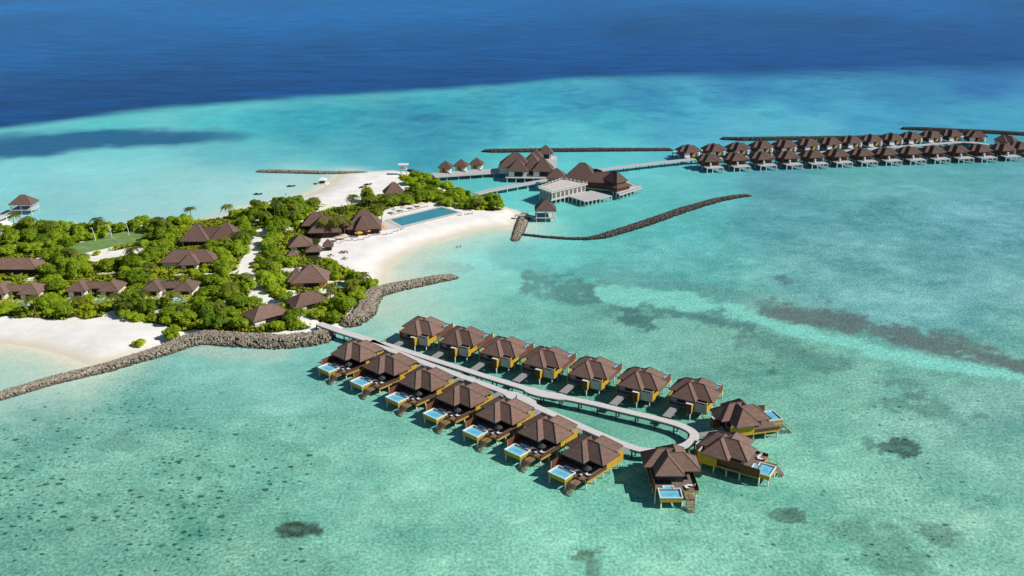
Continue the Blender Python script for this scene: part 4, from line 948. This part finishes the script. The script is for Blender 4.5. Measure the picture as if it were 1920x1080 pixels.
add_roof(1023, 334.5, [(0,11,0,10,4.6)], 7.6, R(-6), t, 3.0, 'concrete')
add_roof(1157, 354, [(0,11.5,0,17,3.6,0),(1.4,10.2,1.6,13,5.0,2.5),(2,10,14,27,4.6,1.4)], 5.2, R(40), t)
b = MB(); q1, q2, q3 = P(1162,364,3), P(1202,351.5,3), P(1180,344,3)
b.tube([(*q1[:2],4.0),(*q2[:2],4.0),(*q3[:2],4.0)], .13, 5); b.build('railing', M['white'], t)
pavilion('open brown-roofed gazebo on white stilts off the tip of the beach', 1003, 396, 10.5, 9.5, 5.8, 4.3, 2.4, R(0), 'roof_far')
pier('walkway', 'short pale footbridge from the boulder groyne to the gazebo', [(966,403),(985,403),(1004,406)], 2.4, 2.3, M['jetty_far'], M['post'], 6, .35, 10)

# ------------------------------------------------------------------ far rows of over-water villas
def far_villa():
    t = thing('water_villa', 'x', 'villa')
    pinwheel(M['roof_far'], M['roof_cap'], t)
    MB().box(-5.6,5.6,-5.1,5.1,2.62,3.0).build('floor', M['deck'], t)
    b = MB(); b.box(5.6,11.4,-5.0,5.6,2.55,3.0); b.build('deck', M['jetty_far'], t); MB().box(-12.5,-5.6,2.4,5.2,2.6,2.98).build('footbridge', M['jetty_far'], t)
    w = MB(); w.box(-5.4,5.2,-4.8,4.8,3.0,5.6); wl_ = w.build('wall', M['brown'], t)
    MB().box(5.2,5.26,-4.0,4.0,3.1,5.0).build('window', M['dark'], wl_)
    MB().box(-6.2,-5.42,1.6,5.0,2.8,5.4).build('bath_wall', M['white'], t); MB().tube([(-5.4,-4.2,2.8),(-5.4,-4.2,5.4)], 1.1, 10).build('bath_wall', M['white'], t)
    MB().box(-5.6,-5.42,-3.0,-.2,2.8,5.45).build('bath_wall', M['tan'], t)
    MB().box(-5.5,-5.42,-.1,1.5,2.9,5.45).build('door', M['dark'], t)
    MB().box(7.2,8.6,-1.9,-1.2,3.0,5.2).build('partition', M['white'], t)
    me_ = MB().box(-.22,.22,-.22,.22,-1.2,2.6).mesh('post', M['post'])
    for x, y in [(11.1,-4.7),(11.1,-1.2),(11.1,2.2),(11.1,5.3),(-5.2,-4.6),(-5.2,4.6),(3,-4.6),(3,4.6)]: q = link('post', me_, t); q.location = (x,y,0)
    b = MB()
    for k in range(6): b.box(11.4+.35*k,11.75+.35*k,3.2,4.8,2.6-.35*k,2.7-.35*k)
    b.build('steps', M['deck'], t)
    return t
far0 = far_villa()
FF = [(1329,288.5),(1379,286.5),(1428,284.5),(1476,283),(1523,281.5),(1569,279.5),(1615,278),(1660,276.5),(1705,275),(1750,273.5),(1794,272),(1837,271),(1881,269)]
FB = [(1291,272),(1339,270),(1384,267.5),(1428,264.5),(1472,262.5),(1515,260),(1556,257.5),(1595,255),(1633,252.5),(1672,250),(1708,247.5),(1745,245.5),(1783,243)]
yFF = yaw_of((1319,316),(1880,293), 3)-R(90); yFB = yaw_of((1291,272),(1783,243), ZTOP)+R(90)
for k, q in enumerate(FF):
    p = P(*q, ZTOP); p.z = 0; put(far0, p, yFF, 'far villa with pale front deck, '+ORD[k]+' from left in the far front row', 'villas in the far front row')
for k, q in enumerate(FB):
    p = P(*q, ZTOP); p.z = 0; put(far0, p, yFB, 'far villa with white entrance side, '+ORD[k]+' from left in the far rear row', 'villas in the far rear row')
for q, yw, lb in [((1829,245),yFB-R(20),'far villa standing apart, just beyond the end of the far rear row'),((1888,254),yFB-R(60),'far villa at the right edge, set behind the last front row villa'),((1912,266),yFB-R(100),'far villa cut by the right edge of the frame'),((1958,263),yFB-R(120),'far villa just outside the right edge of the frame')]:
    p = P(*q, ZTOP); p.z = 0; put(far0, p, yw, lb, 'villas at the end of the far jetty')
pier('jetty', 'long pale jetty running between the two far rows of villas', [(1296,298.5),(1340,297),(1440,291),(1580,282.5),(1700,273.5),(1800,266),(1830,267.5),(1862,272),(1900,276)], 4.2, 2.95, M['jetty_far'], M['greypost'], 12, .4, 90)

# ------------------------------------------------------------------ foliage
def leaf_cloud(centres, radii, n, size, flat=.75, seed=0, up=.75):
    r_ = np.random.default_rng(seed); centres = np.asarray(centres, float); radii = np.asarray(radii, float)
    pk = r_.choice(len(radii), n, p=radii**2/np.sum(radii**2))
    d = r_.normal(size=(n,3)); d /= np.linalg.norm(d,axis=1,keepdims=True); d[:,2] = np.where(d[:,2] < -.35, -d[:,2], d[:,2])
    p = centres[pk]+d*(radii[pk]*r_.uniform(.72,1.08,n))[:,None]*np.array([1,1,flat])
    nrm = d*.8+r_.normal(size=(n,3))*.5+np.array([0,0,up]); nrm /= np.linalg.norm(nrm,axis=1,keepdims=True)
    a = np.cross(nrm, r_.normal(size=(n,3))); a /= np.linalg.norm(a,axis=1,keepdims=True); b_ = np.cross(nrm, a)
    s = size*r_.uniform(.6,1.35,n)[:,None]; e = r_.uniform(.55,.9,n)[:,None]
    V = np.stack([p-a*s*1.1, p-b_*s*e, p+a*s*1.1, p+b_*s*e],1).reshape(-1,3)
    N = d*.9+np.array([0,0,.55])+r_.normal(size=(n,3))*.22; N /= np.linalg.norm(N,axis=1,keepdims=True)
    F = np.arange(4*n).reshape(-1,4); g_ = np.cross(V[1::4]-V[0::4], V[2::4]-V[0::4]); bad = np.sum(g_*N,1) < 0; F[bad] = F[bad][:, ::-1]
    return V, F, np.repeat(N,4,0)
def blob_core(centres, radii, k=.72, flat=.75):  # hidden solids added inside the crown to stop light passing through
    V = []; F = []
    for i_, (c, r_) in enumerate(zip(centres, radii)):
        V.append(IV*r_*k*np.array([1,1,flat])+np.asarray(c)); F.append(IF+12*i_)
    return np.vstack(V), np.vstack(F)
def crown_mesh(name, h, w, nb, nl, size, m, seed, low=.25):
    r_ = np.random.default_rng(seed); C = []; Rd = []
    for k in range(nb):
        a = r_.uniform(0,6.283); q = math.sqrt(r_.uniform(0,1))*w*.36; z = h*(low+(1-low)*r_.uniform(.15,.78)*(1-.45*(q/(w*.5))**2))
        C.append((q*math.cos(a),q*math.sin(a),z)); Rd.append(w*r_.uniform(.17,.27))
    V, F, N = leaf_cloud(C, Rd, nl, size, .8, seed); CV, CF = blob_core(C, Rd, .58, .8)
    CF4 = np.concatenate([CF, CF[:, 2:3]], 1)
    me = bpy.data.meshes.new(name); VV = np.vstack([V, CV])
    tri = [tuple(f+len(V)) for f in CF]
    me.from_pydata(VV.tolist(), [], [tuple(f) for f in F]+tri); me.materials.append(m); me.update()
    CN = CV-np.repeat(np.asarray(C),12,0); CN /= np.linalg.norm(CN,axis=1,keepdims=True)
    me.normals_split_custom_set_from_vertices(np.vstack([N, CN]).tolist()); return me
def trunk_mesh(h, seed):
    r_ = random.Random(seed); b = MB(); b.tube([(0,0,-.4),(.1,.05,h*.3),(.2*r_.uniform(-1,1),.1,h*.62)], [.22,.16,.08], 6)
    for k in range(4):
        a = r_.uniform(0,6.28); b.tube([(.05,.05,h*.25),(math.cos(a)*h*.2,math.sin(a)*h*.2,h*.55)], [.1,.04], 5)
    return b.mesh('trunk', M['trunk'])
def tree_proto(name, h, w, nb, nl, size, m, seed, low):
    t = thing(name, 'x', 'tree' if 'tree' in name else 'bush'); link('trunk', trunk_mesh(h, seed), t); link('crown', crown_mesh('crown', h, w, nb, nl, size, m, seed, low), t); return t
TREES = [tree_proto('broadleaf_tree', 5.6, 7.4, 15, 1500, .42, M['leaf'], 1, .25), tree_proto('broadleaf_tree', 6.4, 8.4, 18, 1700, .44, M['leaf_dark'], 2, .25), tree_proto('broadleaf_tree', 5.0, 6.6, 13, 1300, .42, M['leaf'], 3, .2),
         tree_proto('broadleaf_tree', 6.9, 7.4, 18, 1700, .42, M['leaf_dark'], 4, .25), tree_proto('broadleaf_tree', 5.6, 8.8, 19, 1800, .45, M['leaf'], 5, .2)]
BUSH = [tree_proto('bush', 2.6, 5.2, 11, 850, .36, M['leaf_light'], 11, .1), tree_proto('bush', 3.2, 5.8, 12, 1000, .38, M['leaf'], 12, .1), tree_proto('bush', 2.2, 4.4, 9, 700, .34, M['leaf_light'], 13, .1), tree_proto('bush', 3.6, 5.0, 11, 900, .36, M['leaf'], 14, .15)]
def palm_proto(h, seed, lean):
    t = thing('palm_tree', 'x', 'palm'); r_ = random.Random(seed)
    pts = [(lean*(k/6)**2,0,h*k/6-.3*(k == 0)) for k in range(7)]
    MB().tube(pts, [.24,.19,.17,.16,.15,.14,.13], 7).build('trunk', M['trunk'], t, True)
    b = MB(); top = Vector((lean,0,h)); nf = 20
    for k in range(nf):
        a = 6.283*k/nf+r_.uniform(-.18,.18); el = r_.choice([.15,.5,.85])+r_.uniform(-.1,.1); L = r_.uniform(3.5,4.5); n = 7
        d = Vector((math.cos(a),math.sin(a),0)); sd2 = Vector((-d.y,d.x,0)); sp = []
        for i_ in range(n):
            u = i_/(n-1); sp.append(top+d*(L*u*(1-.12*u))+Vector((0,0,math.sin(el)*L*u*1.0-1.55*L*u*u*.62)))
        for i_ in range(n-1):
            u0, u1 = i_/(n-1), (i_+1)/(n-1)
            w0 = .8*math.sin(math.pi*min(u0*.9+.12,1)); w1 = .8*math.sin(math.pi*min(u1*.9+.12,1))
            for s in (-1,1):
                dn = Vector((0,0,-.35)); q0, q1 = sp[i_], sp[i_+1]
                m_ = q0.lerp(q1,.78)
                b.add([q0, m_, m_+sd2*s*w1+dn*w1+d*.22, q0+sd2*s*w0+dn*w0+d*.22], [(0,1,2,3)])
    b.build('crown', M['palm'], t); return t
PALMS = [palm_proto(7.2, 1, 1.0), palm_proto(8.0, 2, -.8), palm_proto(5.0, 3, .5)]
usedp = set()
def plant(proto, loc, rz, sc, label, group):
    if proto.name in usedp: o = copy_tree(proto)
    else: usedp.add(proto.name); o = proto
    o.location = loc; o.rotation_euler = (0,0,rz); o.scale = (sc,sc,sc); o['label'] = label; o['group'] = group; return o
PALM_PX = [(359,415,0,'tall palm at the back shore left of the twin-roofed hall'),(27,428,1,'palm beside the pale pier on the left shore'),(432,412,0,'palm right of the twin-roofed hall'),(555,413,1,'palm in the dark grove left of the restaurant roofs'),(546,425,0,'palm in front of the dark grove by the restaurant'),
 (611,443,1,'palm in front of the restaurant roof, leftmost of three'),(630,444,1,'palm in front of the restaurant roof, middle of three'),(646,442,0,'palm in front of the restaurant roof, rightmost of three'),(716,414,0,'palm between the restaurant and the long pool'),(738,392,0,'palm behind the parasols of the long pool'),
 (785,374,2,'palm in the shrubs right of the steep brown-roofed house'),(894,393,2,'lone palm at the sea end of the long pool'),(462,548,1,'palm leaning over the sandy path'),(68,596,0,'yellowish palm at the beach edge, leftmost'),(217,590,0,'palm at the beach edge in front of the middle beach villa'),
 (273,580,0,'palm in front of the right beach villa'),(347,599,2,'young bright palm among shrubs, leftmost of three'),(376,596,2,'young bright palm among shrubs, middle of three'),(410,592,2,'young bright palm among shrubs, rightmost of three'),(682,539,2,'palm at the tip of the shrubs by the boulder wall'),(240,592,2,'small palm on the beach right of the middle beach villa'),(700,388,2,'palm behind the restaurant, above the pool terrace'),(590,400,0,'palm rising behind the left restaurant roof')]+[(a,b_,k,'feathery palm scattered among the round trees of the island') for a,b_,k in [(515,410,1),(500,425,0),(480,402,0),(660,398,1),(688,398,0),(727,384,2),(765,380,2),(300,436,0),(185,444,1),(100,447,0),(60,444,1),(150,585,2),(320,575,2),(440,570,0),(425,480,1),(250,500,1),(130,500,0),(620,560,2),(660,552,2),(505,520,1),(450,470,0),(280,530,0)]]
for px, py, k, lb in PALM_PX:
    p = G(px, py); plant(PALMS[k], p, random.uniform(0,6.28), random.uniform(.9,1.08), lb, 'palms on the island')
for q in ((474,436,500,436,480,475,470,500,452,522,448,498,462,470),(466,505,482,505,500,560,520,568,500,575,480,545),(540,588,615,606,612,612,560,603)):
    keep(*[(q[i_],q[i_+1]) for i_ in range(0,len(q),2)])
keep(*LAWN_PX); keep(*[(x,y) for x,y in COURT_PX])
keep((412,510),(445,505),(446,512),(414,518)); keep((622,470),(650,468),(660,500),(640,505)); keep((630,455),(720,425),(760,440),(640,462))
keep((-60,610),(0,603),(240,612),(300,625),(200,700),(-60,700))
keep((575,440),(600,438),(640,446),(640,470),(590,490),(575,485))
keep((736,300),(776,300),(772,326),(742,326))
def clear(px, py): return not any(inside(k, np.array([px]), np.array([py]))[0] for k in KEEP)
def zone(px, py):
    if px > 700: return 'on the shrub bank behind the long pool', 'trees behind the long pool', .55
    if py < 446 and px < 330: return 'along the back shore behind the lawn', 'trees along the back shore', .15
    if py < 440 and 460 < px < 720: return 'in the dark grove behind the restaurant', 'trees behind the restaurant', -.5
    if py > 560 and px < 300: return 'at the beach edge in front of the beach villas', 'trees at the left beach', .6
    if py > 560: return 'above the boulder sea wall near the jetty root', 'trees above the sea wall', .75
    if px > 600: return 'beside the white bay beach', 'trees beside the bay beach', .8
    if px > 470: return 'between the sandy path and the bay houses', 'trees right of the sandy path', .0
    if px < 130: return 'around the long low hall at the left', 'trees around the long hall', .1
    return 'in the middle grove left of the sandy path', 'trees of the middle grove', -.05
cand = []
for poly in VEG_PX:
    x0, x1 = min(p[0] for p in poly), max(p[0] for p in poly); y0, y1 = min(p[1] for p in poly), max(p[1] for p in poly)
    for _ in range(9000):
        # even in the real ground area
        a, c = P(max(x0,-110), y1, ZL), P(x1, y0, ZL)
        wy = random.uniform(P(960,y1,ZL).y, P(960,y0,ZL).y); wxx = random.uniform(P(max(x0,-130),y0,ZL).x, P(x1,y1,ZL).x if x1 > 960 else P(x1,y0,ZL).x*0+max(P(x1,y0,ZL).x,P(x1,y1,ZL).x))
        cand.append((wxx, wy))
ca = np.array(cand); okv = veg_mask(ca[:,0], ca[:,1]) & (land_sdf(ca[:,0], ca[:,1]) > 3)
ca = ca[okv]; ca = ca[rng.permutation(len(ca))]; placed = []
def try_place(minr, n_max, protos, names, hs, which):
    cnt = 0
    for x, y in ca:
        if cnt >= n_max: break
        z = gh(x, y); px, py = proj(x, y, z)
        if px < -60: continue
        zl, zg, bright = zone(px, py)
        if any((x-q[0])**2+(y-q[1])**2 < (minr*.5+q[2]*.5)**2 for q in placed): continue
        if which == 'tree' and random.random() < max(0, bright)*.85: continue
        k = random.randrange(len(protos)); sc = random.uniform(.78,1.12); h = hs[k]*sc
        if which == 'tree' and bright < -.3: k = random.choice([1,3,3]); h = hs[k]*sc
        s = FPX/((y*CP)-(z-CAM_H)*SP); wpx = (3.0 if which == 'tree' else 2.0)*sc*s
        pts = [(px,py),(px-wpx*.8,py-h*.5*s),(px+wpx*.8,py-h*.5*s),(px,py-h*.92*s),(px,py-h*.5*s),(px-wpx*.5,py-h*.8*s),(px+wpx*.5,py-h*.8*s)]
        if not all(clear(*q) for q in pts): continue
        placed.append((x, y, minr)); cnt += 1
        if which == 'tree': lb = ('dark ' if protos[k].children[1].data.materials[0] == M['leaf_dark'] else 'green ')+'round-crowned tree '+zl
        else: lb = ('bright yellow-green ' if protos[k].children[1].data.materials[0] == M['leaf_light'] else 'green ')+'low bush '+zl
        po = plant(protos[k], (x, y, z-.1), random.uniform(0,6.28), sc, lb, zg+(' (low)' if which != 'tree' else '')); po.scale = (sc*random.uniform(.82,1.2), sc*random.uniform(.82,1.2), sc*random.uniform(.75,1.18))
    return cnt
n_t = try_place(6.2, 170, TREES, 'tree', [5.6,6.4,5.0,6.9,5.6], 'tree')
n_b = try_place(3.7, 290, BUSH, 'bush', [2.6,3.2,2.2,3.6], 'bush')
p = G(262, 650); plant(BUSH[0], p, 1, .9, 'lone bright bush on the sand tip beside the sea wall', 'lone bushes on the left sand')
p = G(322, 640); plant(BUSH[3], p, 2, 1.2, 'tall dark bush on the sand just above the sea wall', 'lone bushes on the left sand')
# low ground cover between the trees
n = 150000
gxr = rng.uniform(min(xs_), max(xs_), n); gyr = rng.uniform(min(ys_), max(ys_), n)
okg = veg_mask(gxr, gyr)
pxg, pyg = proj(gxr, gyr, ZL+.6)
for kp in KEEP[-8:]: okg &= ~inside(kp, pxg, pyg)
gxr, gyr = gxr[okg], gyr[okg]; n = len(gxr)
hz = .25+1.35*fbm(gxr/5, gyr/5, 91)**1.3*rng.uniform(.5,1.1,n)
pz = land_h(gxr, gyr)+hz
nrm = rng.normal(size=(n,3))*.5+np.array([0,0,1]); nrm /= np.linalg.norm(nrm,axis=1,keepdims=True)
a = np.cross(nrm, rng.normal(size=(n,3))); a /= np.linalg.norm(a,axis=1,keepdims=True); b_ = np.cross(nrm, a); s = rng.uniform(.28,.62,n)[:,None]
c = np.stack([gxr,gyr,pz],1)
V = np.stack([c-a*s*1.2, c-b_*s*.8, c+a*s*1.2, c+b_*s*.8],1).reshape(-1,3)
gm = leafmat('ground_cover_leaves', (.28,.38,.016), (.72,.78,.045))
tag(link('undergrowth', raw_mesh('undergrowth', V, np.arange(4*n).reshape(-1,4), gm)), 'low green ground cover filling the gaps between trees on the island', 'undergrowth', None, 'stuff')

# ------------------------------------------------------------------ people
def person(label, loc, rz, cloth, legs, stride=.25, wade=0.0):
    t = thing('person', label, 'person', loc, rz)
    J = {'pel':(0,0,.95),'che':(0,.02,1.28),'nec':(0,.0,1.5),'hd0':(0,-.02,1.6),'hd1':(0,-.03,1.72),
         'sl':(.19,0,1.43),'el':(.25,.05,1.14),'wl':(.26,-.08,.9),'hl':(.26,-.1,.8),'sr':(-.19,0,1.43),'er':(-.25,-.02,1.14),'wr':(-.26,-.14,.92),'hr':(-.26,-.17,.82),
         'pl':(.1,0,.9),'kl':(.11,-stride*.6,.5),'al':(.11,-stride*.5,.09),'fl':(.11,-stride*.5-.16,.04),'pr':(-.1,0,.9),'kr':(-.11,stride*.3,.5),'ar':(-.11,stride*.9,.1),'fr':(-.11,stride*.9-.16,.05)}
    E = ['pel che','che nec','nec hd0','hd0 hd1','che sl','sl el','el wl','wl hl','che sr','sr er','er wr','wr hr','pel pl','pl kl','kl al','al fl','pel pr','pr kr','kr ar','ar fr']
    rad_ = dict(pel=.15,che=.15,nec=.06,hd0=.09,hd1=.095,sl=.07,sr=.07,el=.048,er=.048,wl=.035,wr=.035,hl=.04,hr=.04,pl=.1,pr=.1,kl=.065,kr=.065,al=.045,ar=.045,fl=.045,fr=.045)
    keys = list(J); me = bpy.data.meshes.new('body'); me.from_pydata([J[k] for k in keys], [tuple(keys.index(q) for q in e.split()) for e in E], [])
    o = link('body', me, t); sm = o.modifiers.new('skin', 'SKIN'); 
    for k, q in enumerate(keys): me.skin_vertices[0].data[k].radius = (rad_[q], rad_[q])
    me.skin_vertices[0].data[0].use_root = True
    o.modifiers.new('sub', 'SUBSURF').levels = 1
    dg = bpy.context.evaluated_depsgraph_get(); nm = bpy.data.meshes.new_from_object(o.evaluated_get(dg)); o.modifiers.clear(); o.data = nm
    nm.materials.clear()
    for m_ in (M['skin'], M[cloth], M[legs]): nm.materials.append(m_)
    for f in nm.polygons:
        c = f.center; f.material_index = 1 if (.95 < c.z < 1.47 and abs(c.x) < .27 and c.z > 1.1 or .95 < c.z < 1.47 and abs(c.x) < .2) else (2 if .45 < c.z <= .97 and abs(c.x) < .22 else 0)
    h = MB(); h.add((IV*np.array([.105,.11,.09])+np.array([0,0,1.74])).tolist(), [tuple(f) for f in IF]); h.build('hair', M['hair'], t)
    return t
person('person in pale clothes walking where the near jetty forks', (*P(722,641,3.03)[:2],3.03), R(60), 'cloth_white', 'cloth_white')
person('person in dark clothes on the bulge of the lower jetty branch', (*P(968,750,3.0)[:2],3.0), R(230), 'cloth_dark', 'cloth_dark')
person('person in a red top on the jetty loop behind the nearest villa roof', (*P(1267,839.5,3.0)[:2],3.0), R(100), 'cloth_red', 'cloth_red')
person('person wading in the bay, left of the pair', (*P(857,465,0)[:2],-.55), R(20), 'cloth_dark', 'cloth_dark')
person('person wading in the bay, right of the pair', (*P(863,464,0)[:2],-.55), R(200), 'cloth_dark', 'cloth_dark')
person('person wading alone in the lagoon by the upper beach', (*P(536,367,0)[:2],-.3), R(150), 'cloth_dark', 'cloth_dark')
for i_, o in enumerate(list(COL.objects)):
    if o.get('label') == 'x': bpy.data.objects.remove(o)
